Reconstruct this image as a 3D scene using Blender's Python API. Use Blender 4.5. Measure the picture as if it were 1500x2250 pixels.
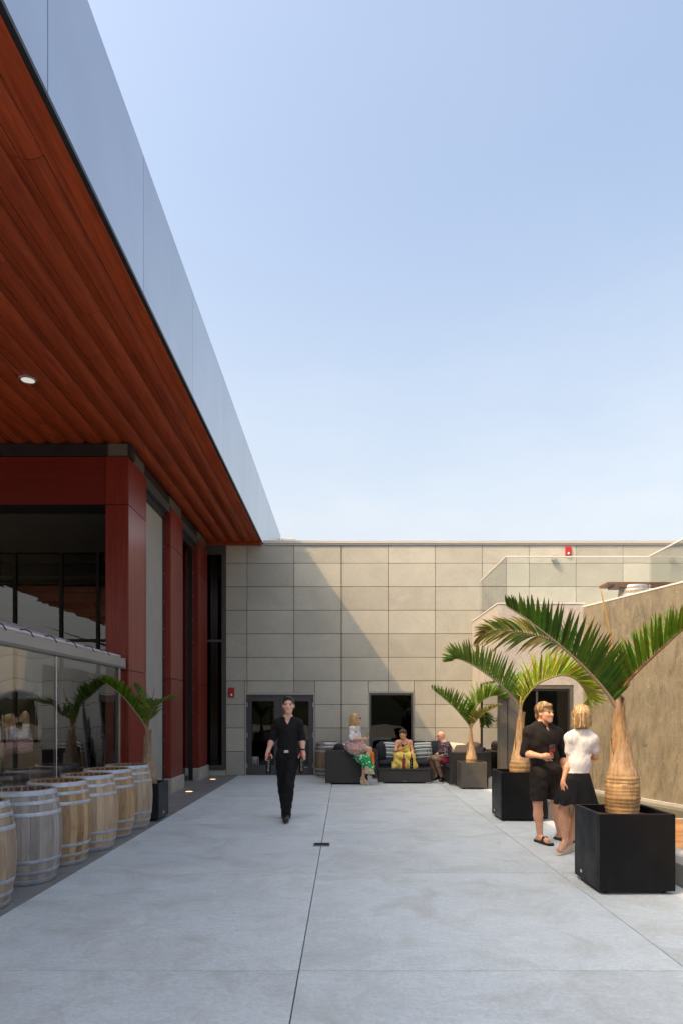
import bpy, bmesh, math, random
import numpy as np
from mathutils import Vector, Matrix
random.seed(7); np.random.seed(7)
for o in list(bpy.data.objects): bpy.data.objects.remove(o)
scene = bpy.context.scene
R = math.radians
# ------------------------------------------------------------------ camera
# 24 mm shift lens, level, square on to the stone wall; eye height 1.6 m
cam = bpy.data.cameras.new('camera'); camo = bpy.data.objects.new('camera', cam)
scene.collection.objects.link(camo); scene.camera = camo
camo.location = (0, 0, 1.6); camo.rotation_euler = (R(90), 0, 0)
cam.sensor_fit = 'VERTICAL'; cam.sensor_height = 36; cam.sensor_width = 24; cam.lens = 24
cam.shift_y = 441/2250; cam.shift_x = -7/2250
cam.clip_end = 5000; cam.clip_start = 0.05
# ------------------------------------------------------------------ sky, sun, exposure
SUN = Vector((-1.0, -0.64, 1.48)).normalized()          # towards the sun
w = bpy.data.worlds.new('World'); scene.world = w; w.use_nodes = True
nt = w.node_tree; bgn = nt.nodes['Background']
sky = nt.nodes.new('ShaderNodeTexSky'); sky.sky_type = 'NISHITA'; sky.sun_disc = False
sky.sun_elevation = math.asin(SUN.z); sky.sun_rotation = math.atan2(SUN.x, SUN.y)
sky.altitude = 0; sky.air_density = 1.4; sky.dust_density = 9.0; sky.ozone_density = 1.6
# smoky summer haze: the sky pales evenly towards the whole horizon
tcw=nt.nodes.new('ShaderNodeTexCoord'); sxyz=nt.nodes.new('ShaderNodeSeparateXYZ'); nt.links.new(tcw.outputs['Generated'],sxyz.inputs[0])
mrw=nt.nodes.new('ShaderNodeMapRange'); mrw.interpolation_type='SMOOTHSTEP'; mrw.inputs[1].default_value=.0; mrw.inputs[2].default_value=.66; mrw.inputs[3].default_value=.82; mrw.inputs[4].default_value=.10
nt.links.new(sxyz.outputs['Z'],mrw.inputs[0])
nzw=nt.nodes.new('ShaderNodeTexNoise'); nzw.inputs['Scale'].default_value=2.6; nzw.inputs['Detail'].default_value=5; nzw.inputs['Roughness'].default_value=.55
mpw=nt.nodes.new('ShaderNodeMapping'); mpw.inputs['Scale'].default_value=(1,1,2.6); mpw.inputs['Location'].default_value=(.35,.2,.55); nt.links.new(tcw.outputs['Generated'],mpw.inputs[0]); nt.links.new(mpw.outputs[0],nzw.inputs['Vector'])
clw=nt.nodes.new('ShaderNodeMapRange'); clw.interpolation_type='SMOOTHSTEP'; clw.inputs[1].default_value=.42; clw.inputs[2].default_value=.75; clw.inputs[3].default_value=.92; clw.inputs[4].default_value=1.25; nt.links.new(nzw.outputs['Fac'],clw.inputs[0])
hzw=nt.nodes.new('ShaderNodeMath'); hzw.operation='MULTIPLY'; hzw.use_clamp=True; nt.links.new(mrw.outputs[0],hzw.inputs[0]); nt.links.new(clw.outputs[0],hzw.inputs[1])
mxw=nt.nodes.new('ShaderNodeMix'); mxw.data_type='RGBA'; nt.links.new(hzw.outputs[0],mxw.inputs[0]); nt.links.new(sky.outputs[0],mxw.inputs[6]); mxw.inputs[7].default_value=(3.05,3.15,3.25,1)
nt.links.new(mxw.outputs[2], bgn.inputs[0]); bgn.inputs[1].default_value = 0.15
sl = bpy.data.lights.new('sun', 'SUN'); sl.energy = 2.0; sl.angle = R(0.6); sl.color = (1.0, 0.64, 0.31)
so = bpy.data.objects.new('sun', sl); scene.collection.objects.link(so)
so.rotation_euler = SUN.to_track_quat('Z', 'Y').to_euler()
scene.view_settings.view_transform = 'Standard'; scene.view_settings.look = 'None'
scene.view_settings.gamma = 1; scene.view_settings.use_curve_mapping = False
scene.view_settings.exposure = 1.12
scene.cycles.max_bounces = 10; scene.cycles.transparent_max_bounces = 16

# ------------------------------------------------------------------ helpers
COL = scene.collection
def at(px, py, Y): return Vector(((px-757)*Y/1500, Y, 1.6-(py-1566)*Y/1500))
def tag(o, label=None, cat=None, group=None, kind=None):
    if label: o['label'] = label
    if cat: o['category'] = cat
    if group: o['group'] = group
    if kind: o['kind'] = kind
    return o
def empty(name, loc=(0,0,0), rz=0, label=None, cat=None, group=None, kind=None, parent=None):
    o = bpy.data.objects.new(name, None); COL.objects.link(o)
    o.location = loc; o.rotation_euler = (0,0,rz); o.parent = parent; o.empty_display_size = .1
    return tag(o, label, cat, group, kind)
def link(name, me, mat=None, parent=None, loc=(0,0,0), rot=None):
    o = bpy.data.objects.new(name, me); COL.objects.link(o); o.location = loc
    if rot: o.rotation_euler = rot
    o.parent = parent
    if mat and len(me.materials) == 0: me.materials.append(mat)
    return o
class MB:
    def __init__(s): s.v = []; s.f = []; s.c = []
    def add(s, vs, fs, c=None):
        n = len(s.v); s.v += [tuple(v) for v in vs]; s.f += [tuple(i+n for i in f) for f in fs]
        if c is not None: s.c += [c]*len(vs) if isinstance(c, tuple) else list(c)
        return s
    def box(s, x0, x1, y0, y1, z0, z1):
        vs = [(x,y,z) for z in (z0,z1) for y in (y0,y1) for x in (x0,x1)]
        return s.add(vs, [(0,2,3,1),(4,5,7,6),(0,1,5,4),(2,6,7,3),(0,4,6,2),(1,3,7,5)])
    def cbox(s, x0, x1, y0, y1, z0, z1, b=.006):
        """box with chamfered edges"""
        X=(x0,x1);Y=(y0,y1);Z=(z0,z1); vs=[]; idx={}
        for i in (0,1):
            for j in (0,1):
                for k in (0,1):
                    sx=b if i==0 else -b; sy=b if j==0 else -b; sz=b if k==0 else -b
                    for a,p in (('x',(X[i],Y[j]+sy,Z[k]+sz)),('y',(X[i]+sx,Y[j],Z[k]+sz)),('z',(X[i]+sx,Y[j]+sy,Z[k]))):
                        idx[(i,j,k,a)] = len(vs); vs.append(p)
        g=lambda i,j,k,a: idx[(i,j,k,a)]; fs=[]
        for i in (0,1):
            q=[g(i,0,0,'x'),g(i,1,0,'x'),g(i,1,1,'x'),g(i,0,1,'x')]; fs.append(q if i else q[::-1])
            q=[g(0,i,0,'y'),g(0,i,1,'y'),g(1,i,1,'y'),g(1,i,0,'y')]; fs.append(q if i else q[::-1])
            q=[g(0,0,i,'z'),g(1,0,i,'z'),g(1,1,i,'z'),g(0,1,i,'z')]; fs.append(q if i else q[::-1])
        for a in (0,1):
            for c in (0,1):
                q=[g(a,c,0,'x'),g(a,c,0,'y'),g(a,c,1,'y'),g(a,c,1,'x')]; fs.append(q if a==c else q[::-1])
                q=[g(a,0,c,'x'),g(a,1,c,'x'),g(a,1,c,'z'),g(a,0,c,'z')]; fs.append(q if a!=c else q[::-1])
                q=[g(0,a,c,'y'),g(0,a,c,'z'),g(1,a,c,'z'),g(1,a,c,'y')]; fs.append(q if a!=c else q[::-1])
                for k in (0,1):
                    q=[g(a,c,k,'x'),g(a,c,k,'y'),g(a,c,k,'z')]; fs.append(q if (a+c+k)%2 else q[::-1])
        return s.add(vs, fs)
    def prism(s, poly, d0, d1, axis='y'):
        """extrude a 2D polygon (list of (u,v)) along axis"""
        n=len(poly)
        def P(u,v,d): return {'y':(u,d,v),'x':(d,u,v),'z':(u,v,d)}[axis]
        vs=[P(u,v,d0) for u,v in poly]+[P(u,v,d1) for u,v in poly]
        fs=[tuple(range(n)), tuple(range(2*n-1,n-1,-1))]+[(i,i+n,(i+1)%n+n,(i+1)%n) for i in range(n)]
        return s.add(vs, fs)
    def tube(s, pts, rs, n=10, cap=True):
        pts=[Vector(p) for p in pts]
        if not hasattr(rs,'__len__'): rs=[rs]*len(pts)
        vs=[]; up=None
        for i,p in enumerate(pts):
            t=(pts[min(i+1,len(pts)-1)]-pts[max(i-1,0)]).normalized()
            if up is None: up = Vector((0,0,1)) if abs(t.z)<.9 else Vector((1,0,0))
            a=t.cross(up)
            if a.length<1e-6: a=t.orthogonal()
            a.normalize(); b=t.cross(a).normalized(); up=-b if False else a.cross(t)
            for k in range(n):
                h=2*math.pi*k/n; vs.append(p+a*math.cos(h)*rs[i]+b*math.sin(h)*rs[i])
        fs=[(i*n+k,i*n+(k+1)%n,(i+1)*n+(k+1)%n,(i+1)*n+k) for i in range(len(pts)-1) for k in range(n)]
        if cap: fs+=[tuple(range(n))[::-1], tuple((len(pts)-1)*n+k for k in range(n))]
        return s.add(vs, fs)
    def lathe(s, prof, n=24, c=(0,0,0), close=False):
        vs=[]; m=len(prof)
        for r,z in prof:
            for k in range(n):
                h=2*math.pi*k/n; vs.append((c[0]+r*math.cos(h),c[1]+r*math.sin(h),c[2]+z))
        fs=[(i*n+k,i*n+(k+1)%n,(i+1)*n+(k+1)%n,(i+1)*n+k) for i in range(m-1) for k in range(n)]
        if close: fs+=[((m-1)*n+k,(m-1)*n+(k+1)%n,(k+1)%n,k) for k in range(n)]
        return s.add(vs, fs)
    def disc(s, r, z, n=24, c=(0,0)):
        return s.add([(c[0]+r*math.cos(2*math.pi*k/n),c[1]+r*math.sin(2*math.pi*k/n),z) for k in range(n)],[tuple(range(n))])
    def mesh(s, name='m', mat=None, smooth=False, fix=True):
        me=bpy.data.meshes.new(name); me.from_pydata(s.v,[],s.f)
        if fix:
            bm=bmesh.new(); bm.from_mesh(me); bmesh.ops.recalc_face_normals(bm,faces=bm.faces); bm.to_mesh(me); bm.free()
        if s.c and len(s.c)==len(s.v):
            a=me.color_attributes.new('col','FLOAT_COLOR','POINT')
            a.data.foreach_set('color', np.array([tuple(c)+(1,) for c in s.c],dtype=np.float32).ravel())
        if smooth: smooth_mesh(me, smooth)
        if mat: me.materials.append(mat)
        me.update(); return me
    def build(s, name, mat, parent=None, smooth=False, loc=(0,0,0), fix=True):
        return link(name, s.mesh(name, mat, smooth, fix), None, parent, loc)
def smooth_mesh(me, ang=True):
    me.polygons.foreach_set('use_smooth',[True]*len(me.polygons))
    if ang is not True:
        bm=bmesh.new(); bm.from_mesh(me)
        for e in bm.edges:
            if len(e.link_faces)==2 and e.calc_face_angle(0)>R(ang): e.smooth=False
        bm.to_mesh(me); bm.free()

# ------------------------------------------------------------------ materials
def N(nt, t, **k):
    n=nt.nodes.new(t)
    for a,b in k.items():
        if a.startswith('i_'):
            key=a[2:]; n.inputs[int(key) if key.isdigit() else key.replace('_',' ')].default_value=b
        else: setattr(n,a,b)
    return n
def base_mat(name):
    m=bpy.data.materials.new(name); m.use_nodes=True; t=m.node_tree
    return m,t,t.nodes['Principled BSDF']
def coords(t, scale=(1,1,1), rand=True, kind='Object'):
    tc=N(t,'ShaderNodeTexCoord'); mp=N(t,'ShaderNodeMapping'); mp.inputs['Scale'].default_value=scale
    if rand:
        oi=N(t,'ShaderNodeObjectInfo'); mu=N(t,'ShaderNodeMath',operation='MULTIPLY',i_1=53.0)
        t.links.new(oi.outputs['Random'],mu.inputs[0]); t.links.new(mu.outputs[0],mp.inputs['Location'])
    t.links.new(tc.outputs[kind],mp.inputs['Vector']); return mp.outputs[0]
def noise(t, vec, scale=5, detail=6, rough=.6, dist=0):
    n=N(t,'ShaderNodeTexNoise',i_Scale=scale,i_Detail=detail,i_Roughness=rough,i_Distortion=dist); t.links.new(vec,n.inputs['Vector']); return n.outputs['Fac']
def ramp(t, fac, stops):
    r=N(t,'ShaderNodeValToRGB'); e=r.color_ramp.elements
    while len(e)<len(stops): e.new(.5)
    for q,(p,c) in zip(e,stops): q.position=p; q.color=(c[0],c[1],c[2],1) if hasattr(c,'__len__') else (c,c,c,1)
    t.links.new(fac,r.inputs[0]); return r.outputs[0]
def mixc(t, fac, a, b, mode='MIX'):
    m=N(t,'ShaderNodeMix',data_type='RGBA',blend_type=mode)
    for s,v in ((m.inputs[0],fac),(m.inputs[6],a),(m.inputs[7],b)):
        if hasattr(v,'is_linked'): t.links.new(v,s)
        elif hasattr(v,'__len__'): s.default_value=(v[0],v[1],v[2],1)
        else: s.default_value=v
    return m.outputs[2]
def bump(t, b, h, strength=.3, dist=.01, prev=None):
    n=N(t,'ShaderNodeBump'); n.inputs['Strength'].default_value=strength; n.inputs['Distance'].default_value=dist
    t.links.new(h,n.inputs['Height'])
    if prev is not None: t.links.new(prev,n.inputs['Normal'])
    t.links.new(n.outputs[0],b.inputs['Normal']); return n.outputs[0]
def objvar(t, col, lo=.9, hi=1.1):
    oi=N(t,'ShaderNodeObjectInfo'); mr=N(t,'ShaderNodeMapRange'); mr.inputs[3].default_value=lo; mr.inputs[4].default_value=hi
    t.links.new(oi.outputs['Random'],mr.inputs[0])
    hs=N(t,'ShaderNodeHueSaturation'); t.links.new(mr.outputs[0],hs.inputs['Value']); t.links.new(col,hs.inputs['Color']); return hs.outputs[0]
def pmat(name, c1, c2=None, scale=4, rough=.6, stretch=(1,1,1), metal=0, bmp=0, bscale=60, bdist=.004, var=None, detail=6, spec=.5, lo=.35, hi=.68, rvar=0, kind='Object', rand=True):
    m,t,b=base_mat(name)
    v=coords(t,stretch,rand,kind); n=noise(t,v,scale,detail)
    if c2 is None: c2=tuple(x*.8 for x in c1)
    c=ramp(t,n,[(lo,c2),(hi,c1)])
    if var: c=objvar(t,c,*var)
    t.links.new(c,b.inputs['Base Color'])
    b.inputs['Roughness'].default_value=rough; b.inputs['Metallic'].default_value=metal; b.inputs['Specular IOR Level'].default_value=spec
    if rvar:
        r=ramp(t,noise(t,v,scale*1.7,4),[(.3,rough-rvar),(.7,rough+rvar)]); t.links.new(r,b.inputs['Roughness'])
    if bmp: bump(t,b,noise(t,v,bscale,4),bmp,bdist)
    return m
def attrmat(name, rough=.6, attr='col', bmp=0, bscale=80, sss=0, mul=None, stretch=(1,1,1)):
    m,t,b=base_mat(name); a=N(t,'ShaderNodeAttribute',attribute_name=attr); c=a.outputs['Color']
    if mul:
        c=mixc(t,1.0,c,ramp(t,noise(t,coords(t,stretch,False),mul[0],5),[(.3,mul[1]),(.7,mul[2])]),'MULTIPLY')
    t.links.new(c,b.inputs['Base Color']); b.inputs['Roughness'].default_value=rough
    if sss: b.inputs['Subsurface Weight'].default_value=sss; b.inputs['Subsurface Radius'].default_value=(.02,.008,.004); b.inputs['Subsurface Scale'].default_value=.5
    if bmp: bump(t,b,noise(t,coords(t,stretch,False),bscale,3),bmp,.004)
    return m
def thin_glass(name, tint=(.8,.85,.82), refl=.08, rough=.0, bmp=None, mul=1.0):
    """single-sheet glass: tinted transparency + Fresnel reflection"""
    m,t,b=base_mat(name); t.nodes.remove(b); out=t.nodes['Material Output']
    tr=N(t,'ShaderNodeBsdfTransparent'); tr.inputs[0].default_value=(*tint,1)
    gl=N(t,'ShaderNodeBsdfGlossy'); gl.inputs['Roughness'].default_value=rough; gl.inputs[0].default_value=(.95,.97,1,1)
    fr=N(t,'ShaderNodeFresnel',i_IOR=1.5); ad=N(t,'ShaderNodeMath',operation='MULTIPLY_ADD',i_1=mul,i_2=refl); ad.use_clamp=True
    t.links.new(fr.outputs[0],ad.inputs[0])
    mx=N(t,'ShaderNodeMixShader'); t.links.new(ad.outputs[0],mx.inputs[0]); t.links.new(tr.outputs[0],mx.inputs[1]); t.links.new(gl.outputs[0],mx.inputs[2])
    t.links.new(mx.outputs[0],out.inputs[0])
    if bmp:
        v=coords(t,bmp[1],False); n=N(t,'ShaderNodeBump'); n.inputs['Strength'].default_value=bmp[2]; n.inputs['Distance'].default_value=bmp[3]
        t.links.new(noise(t,v,bmp[0],3,.5,.6),n.inputs['Height']); t.links.new(n.outputs[0],gl.inputs['Normal'])
    return m
M={}
# ------------------------------------------------------------------ surface materials
def mat_paving(name, c1, c2, dirt, rough=.62, crack=.1):
    m,t,b=base_mat(name); v=coords(t,(1,1,1),True)
    c=ramp(t,noise(t,v,.8,9,.66,.6),[(.28,c2),(.70,c1)])
    f=ramp(t,noise(t,v,42,5,.75),[(.32,.82),(.68,1.08)]); c=mixc(t,1,c,f,'MULTIPLY')
    # trowel marks and scuffs
    f=ramp(t,noise(t,coords(t,(1.2,5,1),True),4,6,.7,1.5),[(.35,.93),(.65,1.05)]); c=mixc(t,1,c,f,'MULTIPLY')
    g=ramp(t,noise(t,v,1.7,8,.72,1.0),[(.47,0),(.72,.75)]); c=mixc(t,g,c,dirt)
    s=ramp(t,noise(t,v,9,4,.8),[(.70,0),(.78,.45)]); c=mixc(t,s,c,tuple(x*.62 for x in dirt))
    k=N(t,'ShaderNodeTexVoronoi',feature='DISTANCE_TO_EDGE',i_Scale=.33); wv=N(t,'ShaderNodeVectorMath',operation='ADD'); nz=N(t,'ShaderNodeTexNoise',i_Scale=2.2,i_Detail=6.0)
    t.links.new(v,nz.inputs['Vector']); sc=N(t,'ShaderNodeVectorMath',operation='SCALE'); sc.inputs['Scale'].default_value=.35; t.links.new(nz.outputs['Color'],sc.inputs[0]); t.links.new(v,wv.inputs[0]); t.links.new(sc.outputs[0],wv.inputs[1]); t.links.new(wv.outputs[0],k.inputs['Vector'])
    kr=ramp(t,k.outputs['Distance'],[(.0,crack),(.0035,0)]); km=N(t,'ShaderNodeMath',operation='MULTIPLY'); t.links.new(kr,km.inputs[0]); t.links.new(ramp(t,noise(t,v,.6,3),[(.5,0),(.6,1)]),km.inputs[1]); c=mixc(t,km.outputs[0],c,tuple(x*.4 for x in dirt))
    c=objvar(t,c,.965,1.03); t.links.new(c,b.inputs['Base Color'])
    t.links.new(ramp(t,noise(t,v,3,5),[(.3,rough-.14),(.7,rough+.12)]),b.inputs['Roughness'])
    bump(t,b,noise(t,v,110,4),.15,.003); return m
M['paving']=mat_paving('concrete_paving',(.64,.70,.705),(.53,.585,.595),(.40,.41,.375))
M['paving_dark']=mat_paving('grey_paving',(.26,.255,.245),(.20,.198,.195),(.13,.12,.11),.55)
M['joint']=pmat('joint_filler',(.022,.02,.018),rough=.95,spec=.1)
def mat_stone():
    m,t,b=base_mat('ribbed_stone'); v=coords(t,(1,1,1),True)
    c=ramp(t,noise(t,v,1.3,7,.65,.5),[(.3,(.38,.378,.325)),(.7,(.46,.455,.395))])
    g=ramp(t,noise(t,v,45,4,.7),[(.3,.86),(.7,1.08)]); c=mixc(t,1,c,g,'MULTIPLY')
    # wear: paler lime bloom in patches, darker grime line at the slab edge
    pb=ramp(t,noise(t,coords(t,(.6,1,1.6),True),1.1,5,.6),[(.64,0),(.72,.35)]); c=mixc(t,pb,c,(.58,.56,.50))
    tc=N(t,'ShaderNodeTexCoord'); sp=N(t,'ShaderNodeSeparateXYZ'); t.links.new(tc.outputs['Object'],sp.inputs[0])
    c=objvar(t,c,.86,1.1); t.links.new(c,b.inputs['Base Color']); b.inputs['Roughness'].default_value=.8; b.inputs['Specular IOR Level'].default_value=.25
    w1=N(t,'ShaderNodeTexWave',wave_type='BANDS',bands_direction='Z',i_Scale=14.0,i_Distortion=.6,i_Detail=2.0,i_Detail_Scale=8.0)
    t.links.new(tc.outputs['Object'],w1.inputs['Vector'])
    p=bump(t,b,w1.outputs['Fac'],.35,.004); bump(t,b,noise(t,v,160,3),.25,.003,p); return m
M['stone']=mat_stone()
def mat_wood(name, c1, c2, stretch, rough=.35, coat=0, var=(.9,1.1)):
    m,t,b=base_mat(name); v=coords(t,stretch,True)
    c=ramp(t,noise(t,v,3,9,.62,.5),[(.3,c2),(.7,c1)])
    f=ramp(t,noise(t,v,16,5,.7),[(.35,.78),(.65,1.12)]); c=mixc(t,1,c,f,'MULTIPLY'); c=objvar(t,c,*var)
    t.links.new(c,b.inputs['Base Color']); b.inputs['Roughness'].default_value=rough
    b.inputs['Coat Weight'].default_value=coat; b.inputs['Coat Roughness'].default_value=.25
    bump(t,b,noise(t,v,20,4),.08,.003); b.inputs['Specular IOR Level'].default_value=.22; return m
M['soffit']=mat_wood('red_cedar_soffit',(.42,.075,.018),(.21,.032,.009),(7,.35,7),.5,0,(.86,1.14))
M['panel_v']=mat_wood('mahogany_panel_upright',(.27,.03,.014),(.11,.009,.006),(16,16,.4),.36,.6)
M['panel_h']=mat_wood('mahogany_panel_level',(.165,.016,.009),(.10,.010,.006),(.4,16,16),.38,.1)
M['fascia']=pmat('satin_metal_panel',(.50,.54,.60),(.46,.50,.56),scale=1.2,rough=.30,metal=.85,var=(.97,1.03))
M['dark_metal']=pmat('charcoal_metal',(.022,.022,.024),(.016,.016,.018),scale=6,rough=.42,metal=.2)
M['frame']=pmat('grey_painted_frame',(.06,.06,.064),(.05,.05,.054),scale=6,rough=.45)
M['frame_pale']=pmat('pale_anodised_trim',(.42,.42,.40),(.36,.36,.35),scale=9,rough=.4,metal=.4)
M['taupe']=pmat('taupe_panel',(.11,.102,.085),(.09,.083,.07),scale=2,rough=.6)
M['reflected_band']=pmat('pale_reflected_band',(.50,.46,.38),(.44,.40,.33),scale=2,rough=.6)  # pale colour imitates bands reflected in the porch glass
M['screen']=pmat('grey_screen_fabric',(.30,.29,.265),(.27,.26,.24),scale=3,rough=.85,bmp=.2,bscale=300)
M['black']=pmat('black_interior',(.012,.012,.013),(.008,.008,.009),rough=.7)
M['plinth']=pmat('plinth_concrete',(.40,.385,.355),(.32,.31,.285),scale=5,rough=.8,bmp=.25,bscale=60)
def mat_castwall(name, c1, c2, stain, amt):
    m,t,b=base_mat(name); v=coords(t,(1,1,1),False)
    c=ramp(t,noise(t,v,1.1,9,.7,1.2),[(.33,c2),(.66,c1)])
    st=ramp(t,noise(t,coords(t,(2.2,2.2,.7),False),2.3,9,.72,1.0),[(.47,0),(.66,amt)]); c=mixc(t,st,c,stain)
    bl=ramp(t,noise(t,coords(t,(1.3,1.3,.8),False),3.1,8,.74,1.6),[(.56,0),(.70,amt*.7)]); c=mixc(t,bl,c,tuple(x*1.45 for x in c1))
    dr=ramp(t,noise(t,coords(t,(7,7,.25),False),1.7,6,.6,.3),[(.6,0),(.74,amt*.5)]); c=mixc(t,dr,c,stain)
    f=ramp(t,noise(t,v,28,8,.8),[(.3,.68),(.7,1.2)]); c=mixc(t,1,c,f,'MULTIPLY')
    t.links.new(c,b.inputs['Base Color']); b.inputs['Roughness'].default_value=.72; b.inputs['Specular IOR Level'].default_value=.3
    p=bump(t,b,noise(t,v,5,6),.2,.02); bump(t,b,noise(t,v,90,4),.25,.004,p); return m
M['cast_brown']=mat_castwall('stained_cast_concrete',(.24,.21,.15),(.16,.14,.098),(.10,.086,.06),.8)
M['cast_pale']=mat_castwall('pale_cast_concrete',(.46,.43,.39),(.39,.365,.33),(.31,.285,.25),.45)
M['coping']=pmat('metal_coping',(.52,.49,.44),(.48,.455,.41),scale=2,rough=.4,metal=.3)
M['pale_cap']=pmat('pale_cap_stone',(.62,.59,.55),(.55,.53,.49),scale=3,rough=.7)
M['dark_glass']=thin_glass('dark_window_glass',(.10,.105,.11),.01,.0,(1.3,(1,1,1),.05,.02),.8)
M['mirror_glass']=thin_glass('mirrored_door_glass',(.12,.13,.12),.42,.0,None,1.0)
M['porch_glass']=thin_glass('porch_window_glass',(.5,.5,.47),.03,.0,(.9,(1,1,1),.10,.03),1.0)
M['rail_glass']=thin_glass('balustrade_glass',(.965,.98,.965),.0,.0,None,.75)
M['steel']=pmat('brushed_steel',(.55,.55,.54),(.48,.48,.47),scale=20,rough=.32,metal=1)
M['plank']=mat_wood('deck_timber',(.36,.20,.085),(.26,.135,.055),(.5,14,14),.6,0,(.75,1.2))

# ------------------------------------------------------------------ ground
DX0=-2.70
gb=MB().box(-400,400,-400,900,-.5,-.052)
M['earth']=pmat('outer_ground',(.30,.28,.24),(.22,.21,.18),scale=.2,rough=.9)
tag(gb.build('ground',M['earth']),kind='structure')
patio=empty('patio',(0,0,0),kind='structure')
MB().box(-9,3.12,-9,17.40,-.05,-.044).build('joint_bed',M['joint'],patio)
XJ=[DX0,-.283,2.133,3.085]; YJ=[-8.6,-6.0,-3.46,-.88,1.66,4.24,6.82,9.85,12.9,17.38]
slabs={}
for i in range(3):
    for j in range(len(YJ)-1):
        gj=lambda q: .0075 if q<5 else (.010 if q<8 else .003)
        x0,x1,y0,y1=XJ[i]+.0035,XJ[i+1]-.0035,YJ[j]+gj(YJ[j]),YJ[j+1]-gj(YJ[j+1])
        MB().cbox(x0-(x0+x1)/2,x1-(x0+x1)/2,y0-(y0+y1)/2,y1-(y0+y1)/2,-.05,0,.003).build('paving_slab',M['paving'],patio,loc=((x0+x1)/2,(y0+y1)/2,0))
for j in range(len(YJ)-1):
    y0,y1=YJ[j]+.003,YJ[j+1]-.003
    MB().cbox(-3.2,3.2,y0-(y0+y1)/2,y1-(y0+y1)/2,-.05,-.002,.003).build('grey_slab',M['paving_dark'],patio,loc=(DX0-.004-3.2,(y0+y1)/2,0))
# wooded slope across the yard, behind the camera
hb=MB(); nx_,ny_=60,14
for j in range(ny_+1):
    for i in range(nx_+1):
        x=-160+320*i/nx_; y=-55-9*j; z=(3+26*(j/ny_)**.7)*(.72+.28*math.sin(x*.035+1.2)+.10*math.sin(x*.13+j))*(.28+.72/(1+math.exp(-(x+4)/8)))+ (random.uniform(0,2.2) if j else -3)
        hb.v.append((x,y,z))
for j in range(ny_):
    for i in range(nx_): k=j*(nx_+1)+i; hb.f.append((k,k+1,k+nx_+2,k+nx_+1))
tag(hb.build('hill',pmat('wooded_slope',(.035,.045,.02),(.015,.022,.01),scale=.35,rough=.95,rand=False)),kind='structure')
# floor drain
d=empty('floor_drain',at(707,1857,8.25),label='small square slotted floor drain in the concrete paving',cat='drain'); d.location.z=.002
MB().cbox(-.092,.092,-.092,.092,.0,.004,.001).build('drain_pan',M['black'],d)
for k in range(9):
    MB().box(-.088,.088,-.084+k*.021,-.074+k*.021,.004,.008).build('drain_bar',M['dark_metal'],d)
fr=MB()
for a in ((-.1,.1,-.1,-.09),(-.1,.1,.09,.1),(-.1,-.09,-.09,.09),(.09,.1,-.09,.09)): fr.box(*a,.0,.009)
fr.build('drain_frame',M['steel'],d)
# deck of boards beyond the kerb, and the still pool at the foot of the cast wall
WX=lambda Y: 5.04+(14.45-Y)*.2745
deck=empty('timber_deck',(0,0,0),kind='structure')
pm=None
y=2.0; k=0
while y<10.28:
    x1=WX(y)-.02; MB().cbox(3.13,x1,y,y+.134,-.04,-.004,.004).build('deck_board',M['plank'],deck); y+=.14; k+=1
MB().box(3.10,8,-9,10.3,-.05,-.042).build('deck_bed',M['black'],deck)
m,t,b=base_mat('pool_water'); b.inputs['Base Color'].default_value=(.045,.055,.035,1); b.inputs['Roughness'].default_value=.03; b.inputs['IOR'].default_value=1.33; b.inputs['Specular IOR Level'].default_value=.9
bump(t,b,noise(t,coords(t,(1,1,1),False),3,3),.04,.01); M['water']=m
tag(MB().box(3.12,8,10.345,16,-.051,-.03).build('pool_water',M['water']),kind='structure')
MB().cbox(3.28,8,10.285,10.34,-.05,.004,.004).build('pool_edge_strip',M['plinth'],deck)
def kerb(y0,y1,x0,x1,label):
    mb=MB(); mb.prism([(x0,-.05),(x1,-.05),(x1,.25),(x0+.05,.25),(x0,.2)],y0,y1,'y')
    o=mb.build('concrete_kerb',M['plinth']); tag(o,label,'kerb','low concrete kerbs along the deck')
kerb(-4,7.35,3.09,3.34,'low chamfered concrete kerb behind the largest black planter at the right edge')
kerb(10.26,13.2,3.05,3.28,'low concrete kerb end behind the tall man in black shorts')
kerb(14.40,14.447,3.02,3.15,'small pale kerb stub between the grey planter and the second black planter')

# ------------------------------------------------------------------ stone-clad back building
sb=empty('stone_building',(0,17.4,0),label='long low building clad in pale ribbed stone panels behind the seating',cat='building')
YW=17.4
JX=[-3.02,-2.482]+[-1.288+1.1965*k for k in range(0,13)]
zz=[.0]+[.01+.6*k for k in range(1,10)]+[5.90]
holes=[(-2.535,-.752,0,2.095),(.588,1.765,.60,2.125)]
def rects(x0,x1,z0,z1):
    """cut the openings out of a slab rectangle"""
    out=[(x0,x1,z0,z1)]
    for hx0,hx1,hz0,hz1 in holes:
        nx=[]
        for a,b_,c,d_ in out:
            if a>=hx1 or b_<=hx0 or c>=hz1 or d_<=hz0: nx.append((a,b_,c,d_)); continue
            if a<hx0: nx.append((a,hx0,c,d_))
            if b_>hx1: nx.append((hx1,b_,c,d_))
            m0,m1=max(a,hx0),min(b_,hx1)
            if c<hz0: nx.append((m0,m1,c,hz0))
            if d_>hz1: nx.append((m0,m1,hz1,d_))
        out=nx
    return out
back=MB()
for a in ((-9,-2.54,0,5.9),(-2.54,-.75,2.1,5.9),(-.75,.58,0,5.9),(.58,1.77,0,.59),(.58,1.77,2.13,5.9),(1.77,14,0,5.9)): back.box(a[0],a[1],.034,.3,a[2],a[3])
back.build('backing_wall',M['joint'],sb)
g=.0055; cache={}
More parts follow.
